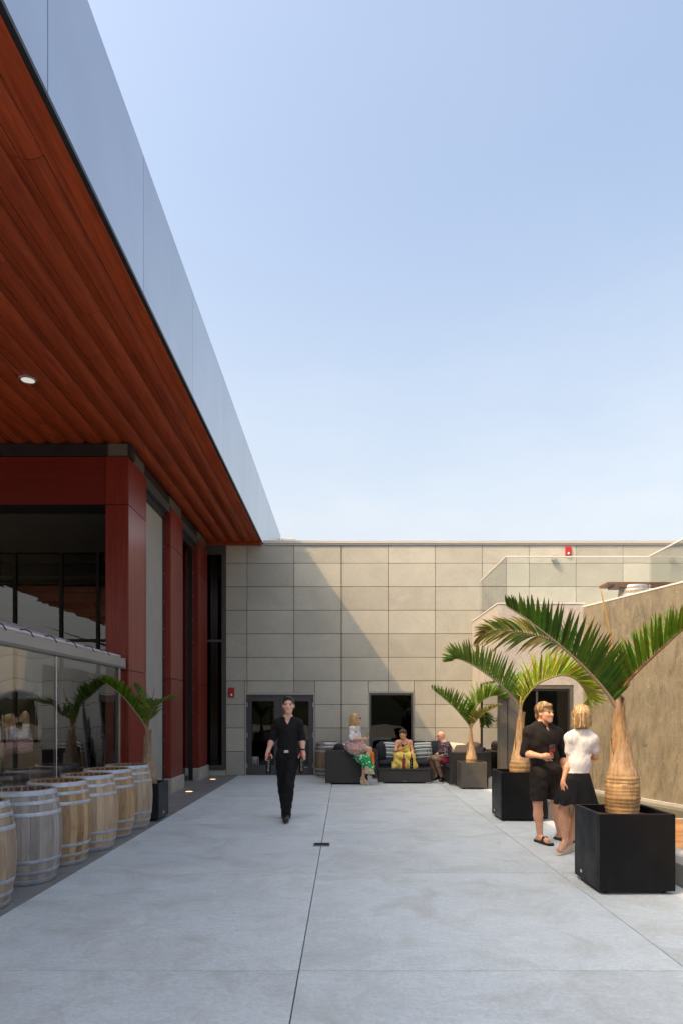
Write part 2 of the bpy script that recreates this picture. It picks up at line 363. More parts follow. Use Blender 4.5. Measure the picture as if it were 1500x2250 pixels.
for r in range(10):
    for c in range(len(JX)-1):
        x0,x1,z0,z1=JX[c],JX[c+1],zz[r],zz[r+1]
        if x0>3.2 and z1<3.4: continue          # inside the concrete corner block
        for (a,b_,p,q) in rects(x0,x1,z0,z1):
            if b_-a<.03 or q-p<.03: continue
            key=(round(b_-a,3),round(q-p,3))
            if key not in cache:
                W_,H_=(b_-a)/2-g,(q-p)/2-g
                cache[key]=MB().cbox(-W_,W_,0,.03,-H_,H_,.004).mesh('stone_panel',M['stone'])
            link('stone_panel',cache[key],None,sb,((a+b_)/2,random.uniform(-.0015,.0015),(p+q)/2))
MB().cbox(-2.06,14,-.05,.36,5.905,5.985,.006).build('coping',M['coping'],sb)
MB().box(-9,14,.31,9,5.4,5.86).build('roof',M['joint'],sb)
MB().box(-2.06,14,-.03,-.012,5.868,5.904).build('drip_flashing',M['frame_pale'],sb)
# double door
dr=empty('double_door',(0,.0,0),parent=sb)
x0,x1,zt=-2.53,-.757,2.09
f=MB(); f.box(x0,x0+.028,-.016,.03,0,zt); f.box(x1-.028,x1,-.016,.03,0,zt); f.box(x0+.028,x1-.028,-.016,.03,zt-.028,zt); f.build('door_frame',M['frame_pale'],dr)
f=MB(); f.box(x0+.028,x0+.06,.0,.032,0,zt-.028); f.box(x1-.06,x1-.028,.0,.032,0,zt-.028); f.box(x0+.06,x1-.06,.0,.032,zt-.07,zt-.028); f.build('door_stop',M['frame'],dr)
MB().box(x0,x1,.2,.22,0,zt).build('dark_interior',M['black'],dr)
MB().box(x0+.03,x1-.03,-.03,.1,.0,.012).build('threshold',M['steel'],dr)
def leaf(a,b_,g0,g1):
    L=MB(); L.cbox(a,g0,.012,.055,.015,zt-.072,.003); L.cbox(g1,b_,.012,.055,.015,zt-.072,.003)
    L.box(g0,g1,.014,.053,.015,.265); L.box(g0,g1,.014,.053,1.90,zt-.074); L.build('door_leaf',M['frame'],dr)
    MB().box(g0,g1,.03,.036,.265,1.90).build('door_pane',M['dark_glass'],dr)
    st=MB(); e=.012
    st.box(g0,g1,.008,.0135,1.90-e,1.90); st.box(g0,g1,.008,.0135,.265,.265+e); st.box(g0,g0+e,.008,.0135,.265+e,1.9-e); st.box(g1-e,g1,.008,.0135,.265+e,1.9-e)
    st.build('glazing_bead',M['dark_metal'],dr)
    MB().cbox(g0+.01,g1-.01,.06,.09,.955,.985,.004).build('push_bar',M['steel'],dr)
mid=(616-757)*.0116
leaf(x0+.063,mid-.003,-2.366,-1.786); leaf(mid+.003,x1-.063,-1.482,-.905)
for hz in (.25,1.03,1.80):
    for hx in (x0+.052,x1-.052):
        MB().tube([(hx,-.006,hz-.06),(hx,-.006,hz+.06)],.012,8).build('hinge',M['steel'],dr)
MB().box(-1.02,-.95,.004,.011,.20,.215).build('maker_plate',M['steel'],dr)
# notice stuck on the left pane
sg=empty('door_notice',(-2.27,17.425,.38),label='small black notice with white emblem and lettering on the left door pane',cat='notice')
M['print_black']=pmat('black_print',(.015,.015,.015),rough=.5); M['print_white']=pmat('white_print',(.75,.75,.73),(.7,.7,.68),rough=.6)
MB().box(-.082,.082,0,.002,-.1,.1).build('notice_sheet',M['print_black'],sg)
p=MB(); p.box(-.078,.078,-.002,-.0005,.091,.096); p.box(-.078,.078,-.002,-.0005,-.096,-.091); p.box(-.078,-.073,-.002,-.0005,-.091,.091); p.box(.073,.078,-.002,-.0005,-.091,.091)
p.build('border',M['print_white'],sg)
p=MB(); p.prism([(.05*math.cos(h),.058+.02*math.sin(h)) for h in [k*math.pi/8 for k in range(16)]],-.002,-.0005); p.build('emblem',M['print_white'],sg)
p=MB(); p.prism([(.03*math.cos(h),.058+.008*math.sin(h)) for h in [k*math.pi/8 for k in range(16)]],-.0035,-.0022); p.build('emblem_centre',M['print_black'],sg)
p=MB()
for q,wl in enumerate((.052,.045,.055,.03)):
    z=.02-q*.027; x=-wl
    while x<wl:
        l=random.uniform(.006,.016); p.box(x,min(x+l,wl),-.002,-.0005,z-.005,z+.006); x+=l+.005
p.build('lettering',M['print_white'],sg)
# picture window
wn=empty('window',(0,0,0),parent=sb)
x0,x1,z0,z1=.592,1.761,.605,2.12
def frame4(a,b_,c,d_,wd,ya,yb):
    m=MB(); m.box(a,a+wd,ya,yb,c,d_); m.box(b_-wd,b_,ya,yb,c,d_); m.box(a+wd,b_-wd,ya,yb,d_-wd,d_); m.box(a+wd,b_-wd,ya,yb,c,c+wd); return m
frame4(x0,x1,z0,z1,.02,-.018,.03).build('window_trim',M['frame_pale'],wn)
frame4(x0+.02,x1-.02,z0+.02,z1-.02,.05,-.004,.033).build('window_frame',M['frame'],wn)
MB().box(x0+.07,x1-.07,.02,.026,z0+.07,z1-.07).build('window_pane',M['dark_glass'],wn)
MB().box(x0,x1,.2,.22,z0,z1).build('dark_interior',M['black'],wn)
# tall glazed slot in the corner
sl_=empty('corner_window',(0,0,0),parent=sb)
xa,xb=-3.66,-3.025
f=MB(); f.cbox(xb-.1,xb,-.03,.03,.16,5.9,.004); f.box(xa,xb-.1,-.03,.03,.16,.26); f.box(xa,xb-.1,-.02,.02,3.40,3.46); f.box(xa,xb-.1,-.03,.03,5.62,5.9); f.box(xa,xa+.05,-.03,.028,.26,5.62); f.build('window_frame',M['frame'],sl_)
MB().box(xa+.05,xb-.1,0,.006,.26,5.62).build('window_pane',M['dark_glass'],sl_)
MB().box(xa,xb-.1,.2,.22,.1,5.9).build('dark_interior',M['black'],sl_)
MB().cbox(xa,xb-.001,-.06,.03,.15,.165,.003).build('sill',M['frame'],sl_)
MB().cbox(-3.7,xb-.002,-.02,.03,0,.148,.004).build('stone_base',M['stone'],sl_)
# wall devices
M['red']=pmat('red_plastic',(.42,.022,.02),(.38,.018,.016),rough=.4)
M['white']=pmat('white_plastic',(.7,.7,.68),(.66,.66,.64),rough=.45)
def alarm(px,py,label):
    p=at(px,py,17.39); a=empty('fire_alarm',(p.x,17.398,p.z),label=label,cat='fire alarm',group='red fire alarms on the stone wall')
    MB().cbox(-.075,.075,-.05,-.004,-.12,.115,.008).build('alarm_case',M['red'],a)
    MB().box(-.06,.06,-.053,-.0505,.02,.095).build('sounder_grille',M['red'],a)
    MB().lathe([(0,0),(.03,0),(.026,.022),(.0,.03)],16).build('strobe_lens',M['white'],a,True).rotation_euler=(R(90),0,0)
    a.children[-1].location=(0,-.05,-.07)
alarm(509.5,1521,'red fire alarm on the stone wall beside the double door')
alarm(1247,1211,'red fire alarm high on the stone wall above the terrace')
def sconce(px,py,label):
    p=at(px,py,17.39); a=empty('wall_light',(p.x,17.398,p.z),label=label,cat='wall light',group='small wall lights above the terrace')
    MB().cbox(-.055,.055,-.13,-.02,-.06,.065,.006).build('lamp_housing',M['frame_pale'],a)
    MB().cbox(-.04,.04,-.022,-.003,-.05,.05,.003).build('wall_plate',M['steel'],a)
    MB().box(-.045,.045,-.12,-.03,-.064,-.061).build('lamp_lens',M['white'],a)
sconce(1214,1227,'small pale cube wall light left of the upper fire alarm')
sconce(1472,1227,'small pale cube wall light at the right edge above the terrace')

# ------------------------------------------------------------------ canopy building on the left
cb=empty('canopy_building',(-3.45,10.9,0),label='building with red wood columns, deep wood soffit and metal fascia on the left',cat='building')
OFF=Vector((3.45,-10.9,0))
def B(mb,name,mat,par=cb,smooth=False):
    o=mb.build(name,mat,par,smooth)
    if par is cb: o.location=OFF
    return o
FX,ZS,ZT=-2.10,5.96,7.42
fas=empty('fascia',OFF,parent=cb)
yj=[-9.4,-7.03,-4.66,-2.29,.09,2.46,4.84,7.14,9.46,11.84,14.2,16.6,18.97,22.5]
for a,b_ in zip(yj[:-1],yj[1:]):
    MB().cbox(FX-.04,FX,a+.007,b_-.007,ZS+.03,ZT,.003).build('fascia_panel',M['fascia'],fas)
MB().box(FX-.08,FX-.042,-9.4,22.5,ZS-.01,ZT-.01).build('fascia_backing',M['black'],fas)
MB().box(FX-.04,FX+.004,-9.4,17.34,ZS-.012,ZS+.024).build('drip_edge',M['dark_metal'],fas)
B(MB().box(-14,FX-.05,-9.4,22.5,ZT-.06,ZT-.012),'roof',M['taupe'])
B(MB().cbox(FX-.12,FX-.002,-9.4,22.5,ZT+.002,ZT+.02,.004),'roof_edge',M['fascia'])
B(MB().cbox(-2.08,-1.62,22.52,23.0,5.9,7.36,.01),'parapet_return',M['coping'])
# scalloped soffit boards
sf=empty('soffit',OFF,parent=cb)
MB().box(-12,FX-.09,-9.4,17.39,ZS+.05,ZS+.08).build('soffit_backing',M['black'],sf)
MB().cbox(-2.335,FX-.042,-9.3,17.38,ZS-.02,ZS+.03,.003).build('edge_board',M['soffit'],sf)
PW=.3065; lens={}
def soff_mesh(L):
    k=round(L,2)
    if k in lens: return lens[k]
    pr=[]
    zf=lambda u: .016-.050*math.sin(math.pi*(u**.80))
    for u in (0,.06,.14,.24,.34,.44,.54,.62): pr.append((-PW*u*.993,zf(u)))
    pr+=[(-PW*.6205*.993,zf(.62)+.009),(-PW*.645*.993,zf(.645)+.009),(-PW*.6455*.993,zf(.645)-.002)]
    for u in (.66,.74,.82,.9,1.0): pr.append((-PW*u*.993,zf(u)))
    n=len(pr); vs=[(x,y,z) for y in (-L/2+.0025,L/2-.0025) for x,z in pr]
    fs=[(i,i+1,n+i+1,n+i) for i in range(n-1)]
    mb=MB(); mb.add(vs,fs); me=mb.mesh('soffit_board',M['soffit'],False,False)
    smooth_mesh(me,40); lens[k]=me; return me
x=-2.338; r=0
while x>-11.6:
    y=-9.3+[0,-1.6,-.7,-2.4][r%4]
    while y<17.36:
        a,b_=max(y,-9.3),min(y+3.66,17.36)
        y+=3.66
        if b_-a<.1 : continue
        if x<-3.9 and a>11.0: continue
        link('soffit_board',soff_mesh(b_-a),None,sf,(x,(a+b_)/2,ZS))
    x-=PW; r+=1
m,t,b=base_mat('frosted_lens'); b.inputs['Base Color'].default_value=(.7,.68,.6,1); b.inputs['Emission Color'].default_value=(1,.95,.85,1); b.inputs['Emission Strength'].default_value=.22; M['frost']=m
dl=empty('downlight',(-4.1+OFF.x,8.85+OFF.y,ZS-.047),parent=cb)
MB().lathe([(.085,-.006),(.115,-.006),(.118,.004),(.085,.004)],32,close=True).build('trim_ring',M['steel'],dl,True)
MB().lathe([(.0,.02),(.05,.016),(.086,-.002)],32).build('lens',M['frost'],dl,True)
# columns clad in flat panels with shadow gaps
CX=-3.45
def column(y0,y1,x0,name='column'):
    c=empty(name,OFF,parent=cb)
    zj=[.30,2.28,4.93,5.70]
    for a,b_ in zip(zj[:-1],zj[1:]):
        MB().cbox(x0,CX-.022,y0,y0+.02,a+.006,b_-.006,.002).build('front_panel',M['panel_v'],c)
        MB().cbox(CX-.02,CX,y0+.002,y0+.12,a+.006,b_-.006,.002).build('edge_panel',M['panel_v'],c)
        MB().cbox(CX-.02,CX,y0+.124,y1-.10,a+.006,b_-.006,.002).build('side_panel',M['panel_v'],c)
        MB().cbox(CX-.02,CX,y1-.096,y1,a+.006,b_-.006,.002).build('edge_panel',M['panel_v'],c)
    MB().box(x0+.01,CX-.022,y0+.021,y1-.005,.2,5.72).build('column_core',M['black'],c)
    MB().cbox(x0-.02,CX+.03,y0-.03,y1+.03,-.02,.29,.01).build('plinth',M['plinth'],c)
    MB().cbox(x0+.03,CX-.03,y0+.03,y1-.02,5.712,5.92,.004).build('cap_block',M['taupe'],c)
column(10.92,11.9,-3.82); column(13.58,14.58,-3.82); column(16.17,17.19,-3.82)
# beam and band over the open front
for a,b_ in ((-9.5,-8.0),(-8.0,-5.9),(-5.9,-3.824)):
    B(MB().cbox(a+.004,b_-.004,10.925,10.95,4.936,5.695,.002),'beam_panel',M['panel_h'])
B(MB().box(-9.5,-3.83,10.951,11.5,4.95,5.69),'beam_core',M['black'])
B(MB().cbox(-9.5,-3.43,10.96,11.2,5.716,5.925,.004),'header_band',M['dark_metal'])
B(MB().box(-9.5,-3.85,11.52,14.4,4.98,5.05),'porch_ceiling',M['taupe'])
# side bays: roller screens, rails, dark glass
def bay(y0,y1,down):
    h=empty('screen_housing',OFF,parent=cb)
    MB().cbox(-3.63,-3.47,y0+.0,y1-.0,5.58,5.74,.006).build('housing_box',M['frame'],h)
    MB().box(-3.6,-3.5,y0,y1,5.745,5.9).build('bracket_rail',M['black'],h)
    MB().cbox(-3.66,-3.56,y0,y1,5.44,5.575,.004).build('lower_rail',M['dark_metal'],h)
    for yy in (y0+.004,y1-.05):
        B(MB().cbox(-3.68,-3.58,yy,yy+.045,.0,5.44,.004),'guide_rail',M['dark_metal'])
    for k in range(9):
        B(MB().cbox(-3.582,-3.574,y1-.035,y1-.02,.5+k*.55,.52+k*.55,.001),'rail_screw',M['steel'])
    if down:
        B(MB().box(-3.612,-3.606,y0+.05,y1-.05,.06,5.45),'roller_screen',M['screen'])
        B(MB().cbox(-3.63,-3.59,y0+.05,y1-.05,.03,.09,.005),'hem_bar',M['frame'])
    B(MB().box(-3.76,-3.754,y0,y1,.12,5.9),'bay_glass',M['dark_glass'])
    B(MB().cbox(-3.8,-3.7,y0,y1,.0,.118,.004),'bay_sill',M['frame'])
bay(11.9,13.58,True); bay(14.58,16.17,False)
B(MB().box(-9.5,-3.83,16.9,16.92,0,5.8),'inner_wall',M['black'])
B(MB().box(-9.62,-9.5,11.0,17.3,0,6.0),'far_wall',M['taupe'])
B(MB().cbox(-3.84,-2.105,17.30,17.395,5.86,6.04,.004),'soffit_end_board',M['soffit'])
# glazed wall inside the porch
gz=empty('porch_glazing',OFF,parent=cb); GY=14.5
for xm in (-9.0,-7.98,-6.98,-6.0,-5.22,-4.3):
    MB().cbox(xm-.035,xm+.035,GY-.06,GY+.02,0,5.0,.004).build('mullion',M['black'],gz)
for zm in (3.13,1.0):
    MB().box(-9.5,-3.85,GY-.05,GY+.012,zm-.03,zm+.03).build('transom',M['black'],gz)
xs=[-9.5,-9.0,-7.98,-6.98,-6.0,-5.22,-4.3,-3.85]; zs=[.02,1.0,3.13,4.98]
for a,b_ in zip(xs[:-1],xs[1:]):
    for c,d_ in zip(zs[:-1],zs[1:]):
        MB().box(a+.036,b_-.036 if b_<-4 else b_,GY-.02,GY-.014,c+.031,d_-.031 if d_<4.9 else d_).build('glass_pane',M['porch_glass'],gz)
for yb,zb in ((14.75,4.86),(15.3,4.50),(15.85,4.20),(16.4,3.92)):
    B(MB().box(-9.5,-3.9,yb,yb+.16,zb,zb+.17),'mock_reflection_bar',M['reflected_band'])  # bars added behind the glass to stand in for its reflected bands
# in-ground lamps, lit warm
m,t,b=base_mat('warm_lamp_lens'); b.inputs['Emission Color'].default_value=(1,.62,.25,1); b.inputs['Emission Strength'].default_value=1.4; b.inputs['Base Color'].default_value=(.8,.7,.5,1); M['glow']=m
for px,py,l in ((416,1739.5,'round lit in-ground lamp beside the plinth of the middle red column'),(468,1712.5,'round lit in-ground lamp near the far corner window')):
    Y=2400/(py-1566); p=at(px,py,Y); u=empty('ground_lamp',(p.x,Y,.0),label=l,cat='lamp',group='in-ground lamps along the columns')
    MB().lathe([(.075,.0),(.1,.0),(.1,.006),(.075,.006)],24,close=True).build('lamp_ring',M['steel'],u,True)
    MB().disc(.0745,.003,24).build('lamp_lens',M['glow'],u)

# ------------------------------------------------------------------ terrace block and cast wall on the right
tb=empty('terrace_block',(3.236,14.45,0),label='pale cast concrete corner block with a dark corner door under the terrace',cat='building')
O2=Vector((-3.236,-14.45,0))
def T(mb,name,mat,par=None,smooth=False):
    o=mb.build(name,mat,par or tb,smooth)
    if par is None: o.location=O2
    return o
TX,TY,TZ=3.236,14.45,3.90
# shell with door opening: front 4.28..., side return glazed
s=MB(); s.box(4.84,5.06,TY,TY+.25,-.04,TZ); s.box(TX,4.84,TY,TY+.25,2.185,TZ)
s.box(TX,TX+.22,16.35,17.38,-.04,TZ); s.box(TX,TX+.22,TY+.25,16.35,2.30,TZ)
T(s,'cast_wall',M['cast_pale'])
T(MB().box(TX+.22,12,TY+.25,17.35,3.30,3.52),'terrace_floor',M['plinth'])
c=MB(); c.box(TX-.012,5.08,TY-.012,TY+.26,TZ+.001,TZ+.03); c.box(TX-.012,TX+.24,TY+.262,17.36,TZ+.001,TZ+.03); T(c,'cap',M['pale_cap'])
dg=empty('corner_door',O2,parent=tb)
f=MB(); f.cbox(TX+.002,TX+.02,TY+.015,TY+.07,0,2.18,.003); f.box(TX+.02,3.62,TY+.03,TY+.05,0,2.18); f.build('metal_panel',M['taupe'],dg)
MB().cbox(3.44,3.452,TY+.02,TY+.034,0,2.17,.002).build('mullion_bead',M['dark_metal'],dg)
frame4(3.60,4.838,.0,2.183,.075,TY+.01,TY+.06).build('door_frame',M['taupe'],dg)
frame4(3.675,4.763,.075,2.108,.045,TY+.02,TY+.065).build('door_sash',M['dark_metal'],dg)
MB().box(4.05,4.09,TY+.03,TY+.06,.12,2.06).build('meeting_stile',M['frame'],dg)
MB().box(3.72,4.72,TY+.04,TY+.046,.12,2.06).build('door_pane',M['dark_glass'],dg)
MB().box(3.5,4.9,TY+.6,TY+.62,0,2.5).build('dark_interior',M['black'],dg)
MB().box(TX+.03,TX+.036,TY+.1,16.30,.02,2.26).build('side_pane',M['mirror_glass'],dg)
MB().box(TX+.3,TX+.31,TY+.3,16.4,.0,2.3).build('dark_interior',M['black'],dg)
f=MB(); f.box(TX+.006,TX+.05,16.30,16.349,0,2.295); f.box(TX+.006,TX+.05,TY+.072,16.3,2.262,2.295); f.build('side_frame',M['dark_metal'],dg)
# angled cast wall
p0=Vector((5.04,14.449,0)); p1=Vector((WX(0.0),0.0,0)); L=(p1-p0).length
aw=empty('cast_concrete_wall',p0,math.atan2(p1.y-p0.y,p1.x-p0.x),label='tall stained brown cast concrete wall running out of frame on the right',cat='wall')
MB().box(0,L,0,.3,-.05,3.83).build('wall_body',M['cast_brown'],aw)
MB().box(-.01,L,-.008,.31,3.831,3.86).build('cap',M['pale_cap'],aw)
MB().box(0,L,-.07,-.001,-.05,.02).build('base_ledge',M['plinth'],aw)
for u,zq in ((1.9,1.0),(4.6,1.0),(1.9,2.5),(4.6,2.5)):
    MB().cbox(u-.06,u+.06,-.004,.0,zq-.025,zq+.025,.001).build('form_tie_patch',M['taupe'],aw)
# terrace glass balustrade
gbz=4.90
bal=empty('glass_balustrade',(3.42,14.52,TZ),label='frameless glass balustrade with slim pale rail round the terrace edge',cat='balustrade')
O3=Vector((-3.42,-14.52,-TZ))
def G(mb,name,mat): o=mb.build(name,mat,bal); o.location=O3; return o
for a,b_ in ((14.53,15.9),(15.91,17.3)): G(MB().box(3.414,3.426,a,b_,TZ+.032,gbz),'glass_panel',M['rail_glass'])
for a,b_ in ((3.43,4.95),(4.96,6.43)): G(MB().box(a,b_,14.514,14.526,TZ+.032,gbz),'glass_panel',M['rail_glass'])
for a,b_ in ((13.05,14.51),(11.58,13.04),(10.1,11.57)): G(MB().box(6.444,6.456,a,b_,3.53,gbz),'glass_panel',M['rail_glass'])
for nm,bx in (('top_rail',(3.405,3.435,14.54,17.3)),('top_rail',(3.405,6.43,14.505,14.535)),('top_rail',(6.435,6.465,10.1,14.535))):
    G(MB().cbox(bx[0],bx[1],bx[2],bx[3],gbz+.001,gbz+.03,.004),nm,M['pale_cap'])
G(MB().box(3.43,3.437,14.527,14.534,TZ+.032,gbz),'glass_edge',M['dark_metal'])
T(MB().prism([(5.36,14.69),(WX(2)+.34,2),(13,2),(13,14.69)],3.30,3.50,'z'),'terrace_floor_front',M['plinth'])
# ------------------------------------------------------------------ oak barrels
def mat_oak(name, c1, c2, stain, amt):
    m,t,b=base_mat(name); v=coords(t,(9,9,.7),True)
    c=ramp(t,noise(t,v,2.4,8,.65,.3),[(.3,c2),(.7,c1)])
    s=ramp(t,noise(t,coords(t,(2,2,.8),True),2.2,6,.7,.6),[(.5,0),(.72,amt)]); c=mixc(t,s,c,stain)
    k=ramp(t,noise(t,coords(t,(22,22,1.2),True),3,3,.6),[(.62,0),(.7,.6)]); c=mixc(t,k,c,tuple(x*.35 for x in c2))
    c=objvar(t,c,.72,1.2); t.links.new(c,b.inputs['Base Color']); b.inputs['Roughness'].default_value=.68; b.inputs['Specular IOR Level'].default_value=.3
    bump(t,b,noise(t,v,9,5),.35,.004); return m
OAK={'tan':mat_oak('oak_tan',(.45,.36,.265),(.31,.235,.165),(.20,.12,.06),.7),
 'grey':mat_oak('oak_weathered',(.36,.33,.30),(.25,.225,.205),(.16,.14,.125),.6),
 'amber':mat_oak('oak_amber',(.50,.35,.20),(.35,.225,.115),(.19,.085,.035),.85),
 'pale':mat_oak('oak_pale',(.52,.40,.28),(.38,.275,.18),(.27,.15,.07),.65),
 'dark':mat_oak('oak_brown',(.30,.22,.14),(.20,.14,.085),(.12,.07,.04),.6)}
M['oak_in']=pmat('wine_stained_oak',(.26,.12,.045),(.10,.045,.02),scale=5,rough=.7,stretch=(6,6,1),bmp=.2,bscale=20)
def mat_hoop():
    m,t,b=base_mat('galvanised_hoop'); v=coords(t,(1,1,1),True)
    c=ramp(t,noise(t,v,9,7,.7),[(.3,(.30,.335,.38)),(.7,(.50,.55,.61))])
    r=ramp(t,noise(t,v,5,8,.75,.5),[(.60,0),(.74,.5)]); c=mixc(t,r,c,(.24,.17,.12))
    t.links.new(c,b.inputs['Base Color']); b.inputs['Metallic'].default_value=.5; t.links.new(ramp(t,noise(t,v,14,4),[(.3,.34),(.7,.6)]),b.inputs['Roughness'])
    bump(t,b,noise(t,v,18,4),.25,.004); return m
M['hoop']=mat_hoop()
BH,BR0,BR1=.875,.287,.347
def brad(z): u=2*z/BH-1; return BR1-(BR1-BR0)*u*u
NST=26
def stave_mesh(k):
    mb=MB(); n=9; da=2*math.pi/NST; half=da/2*.985; th=.028
    for i in range(n):
        z=BH*i/(n-1); r=brad(z)
        for rr,a in ((r,-half),(r+.0015,0),(r,half),(r-th,half),(r-th,-half)):
            mb.v.append((rr*math.cos(a),rr*math.sin(a),z))
    for i in range(n-1):
        for q in range(5): mb.f.append((i*5+q,i*5+(q+1)%5,(i+1)*5+(q+1)%5,(i+1)*5+q))
    mb.f.append((4,3,2,1,0)); o=(n-1)*5; mb.f.append((o,o+1,o+2,o+3,o+4))
    return mb.mesh('stave',OAK[k],35)
STM={k:stave_mesh(k) for k in OAK}
HZ=((0.002,.05),(.095,.130),(.20,.237)); HOOPS=list(HZ)+[(BH-b_,BH-a) for a,b_ in HZ]
def hoop_mesh(z0,z1):
    mb=MB(); t_=.0035
    pr=[(brad(z0)+.001,z0),(brad(z0)+t_+.001,z0+.002),(brad((z0+z1)/2)+t_+.002,(z0+z1)/2),(brad(z1)+t_+.001,z1-.002),(brad(z1)+.001,z1)]
    mb.lathe(pr,52); return mb.mesh('hoop',M['hoop'],50)
HM=[hoop_mesh(*h) for h in HOOPS]
RIV=MB().lathe([(.008,0),(.006,.003),(0,.0045)],8).mesh('rivet',M['steel'],True)
HEAD=MB().disc(BR0-.02,0,40).mesh('barrel_head',M['oak_in'])
def barrel(x,y,z,kind,rot,label,tilt=0,head=.10,group='oak barrels standing in a row by the clear curtain'):
    b=empty('oak_barrel',(x,y,z),rot,label,'barrel',group)
    for k in range(NST): link('stave',STM[kind],None,b,rot=(0,0,2*math.pi*k/NST+random.uniform(-.004,.004)))
    for i,h in enumerate(HM):
        ho=link('hoop',h,None,b)
        for q in range(2):
            zc=sum(HOOPS[i])/2+(.008 if q else -.008); a=.3+q*.05+i*.37; rr=brad(zc)+.0055
            link('rivet',RIV,None,ho,(rr*math.cos(a),rr*math.sin(a),zc),(0,R(90),a))
    link('barrel_head',HEAD,None,b,(0,0,BH-head))
    link('inner_lining',LIN,None,b)
    return b
LIN=MB().lathe([(brad(BH*q)-.0295,BH*q) for q in (.1,.4,.7,.9,.985)],40).mesh('inner_lining',M['oak_in'],True)
barrel(-3.08,5.62,0,'tan',.4,'tan oak barrel nearest the camera, cut by the left edge of the photo')
barrel(-3.08,6.55,0,'grey',1.1,'weathered grey open-topped oak barrel, second in the row')
barrel(-3.08,7.33,0,'amber',2.2,'amber stained open oak barrel between the grey and the pale barrels')
barrel(-3.04,8.08,0,'pale',.9,'pale oak barrel with wide hoops, fourth in the row')
barrel(-3.08,8.88,0,'amber',3.0,'small-looking honey oak barrel half hidden, fifth in the row')
barrel(-3.05,9.58,0,'tan',4.1,'far oak barrel of the row with dark drip stains, in front of the small palm')
p=at(719,1700,17.0); barrel(-.40,16.95,0,'dark',.5,'brown weathered barrel between the double door and the wicker sofa',group='single barrels')
tbz=at(1391,1278,15.2)
barrel(tbz.x,15.2,3.52+.02,'tan',.2,'oak barrel carrying the plank table up on the terrace',head=.03,group='single barrels')
bt=empty('plank_table',(tbz.x,15.2,3.54+BH),label='long brown plank table top resting on the terrace barrel',cat='table')
M['tabletop']=mat_wood('brown_table_wood',(.20,.095,.05),(.13,.06,.03),(1,10,10),.45)
MB().cbox(-.66,.30,-.2,.30,.002,.06,.006).build('table_board',M['tabletop'],bt); MB().cbox(.305,2.4,-.2,.30,.014,.06,.006).build('table_board',M['tabletop'],bt)
MB().cbox(-.5,.32,-.2,.2,-.05,.0005,.004).build('table_batten',M['tabletop'],bt)

# ------------------------------------------------------------------ planters
M['planter_black']=pmat('black_planter_finish',(.006,.0065,.008),(.004,.0045,.0055),scale=3,rough=.42,spec=.3,rvar=.08,bmp=.05,bscale=120)
M['planter_grey']=pmat('warm_grey_planter_finish',(.085,.077,.066),(.066,.06,.05),scale=5,rough=.5,bmp=.1,bscale=200)
M['planter_slate']=pmat('slate_planter_finish',(.022,.025,.03),(.016,.018,.022),scale=4,rough=.42,bmp=.08,bscale=150)
def mat_planter(name,c1,c2,sc):
    m=pmat(name,c1,c2,scale=3,rough=.42,spec=.16,rvar=.1,bmp=.05,bscale=120); t=m.node_tree; b=t.nodes['Principled BSDF']; v=coords(t,(1,1,1),True)
    old=b.inputs['Base Color'].links[0].from_socket
    d=ramp(t,noise(t,coords(t,(1,1,.4),True),3.2,8,.75,1.0),[(.52,0),(.74,.5)]); c=mixc(t,d,old,sc)
    k=ramp(t,noise(t,v,70,2,.5),[(.74,0),(.77,.6)]); c=mixc(t,k,c,tuple(x*3 for x in sc)); t.links.new(c,b.inputs['Base Color']); return m
M['planter_black']=mat_planter('black_planter_finish',(.006,.0065,.008),(.004,.0045,.0055),(.018,.017,.016))
M['planter_slate']=mat_planter('slate_planter_finish',(.022,.025,.03),(.016,.018,.022),(.045,.045,.045))
M['soil']=pmat('potting_bark',(.12,.06,.03),(.05,.028,.016),scale=40,rough=.95,bmp=.8,bscale=50,bdist=.02)
M['rubber']=pmat('black_rubber',(.015,.015,.015),rough=.8)
def planter(x0,x1,y0,y1,h,mat,label):
    cx,cy=(x0+x1)/2,(y0+y1)/2; a,d=(x1-x0)/2,(y1-y0)/2; w_=.035; z0=.032
    p=empty('square_planter',(cx,cy,0),label=label,cat='planter',group='square planters with bottle palms')
    s=MB(); s.cbox(-a,a,-d,-d+w_,z0,h,.004); s.cbox(-a,a,d-w_,d,z0,h,.004); s.cbox(-a,-a+w_,-d+w_-.003,d-w_+.003,z0,h-.0005,.004); s.cbox(a-w_,a,-d+w_-.003,d-w_+.003,z0,h-.0005,.004)
    s.build('planter_shell',mat,p)
    MB().box(-a+w_,a-w_,-d+w_,d-w_,z0+.01,z0+.03).build('planter_floor',mat,p)
    so_=MB(); n=14
    for i in range(n+1):
        for j in range(n+1):
            so_.v.append((-a+w_+(2*a-2*w_)*i/n,-d+w_+(2*d-2*w_)*j/n,h-.075+random.uniform(-.012,.012)))
    for i in range(n):
        for j in range(n): so_.f.append((i*(n+1)+j,(i+1)*(n+1)+j,(i+1)*(n+1)+j+1,i*(n+1)+j+1))
    so_.build('soil',M['soil'],p,True)
    for sx in (-1,1):
        for sy in (-1,1):
            MB().tube([(sx*(a-.07)-.012,sy*(d-.07),.0175),(sx*(a-.07)+.012,sy*(d-.07),.0175)],.0175,12).build('caster',M['rubber'],p)
    MB().box(-a-.002,-a-.0003,d*.45-.02,d*.45+.02,.09,.115).build('maker_plate',M['print_white'],p) if x0>0 else MB().box(a+.0003,a+.002,-.02,.02,.09,.115).build('maker_plate',M['print_white'],p)
    return Vector((cx,cy,h-.075))
PL4=planter(2.236,2.90,5.99,6.65,.709,M['planter_black'],'largest black cube planter, front right')
PL2=planter(2.30,2.975,10.04,10.70,.722,M['planter_black'],'black cube planter behind the man in the black polo')
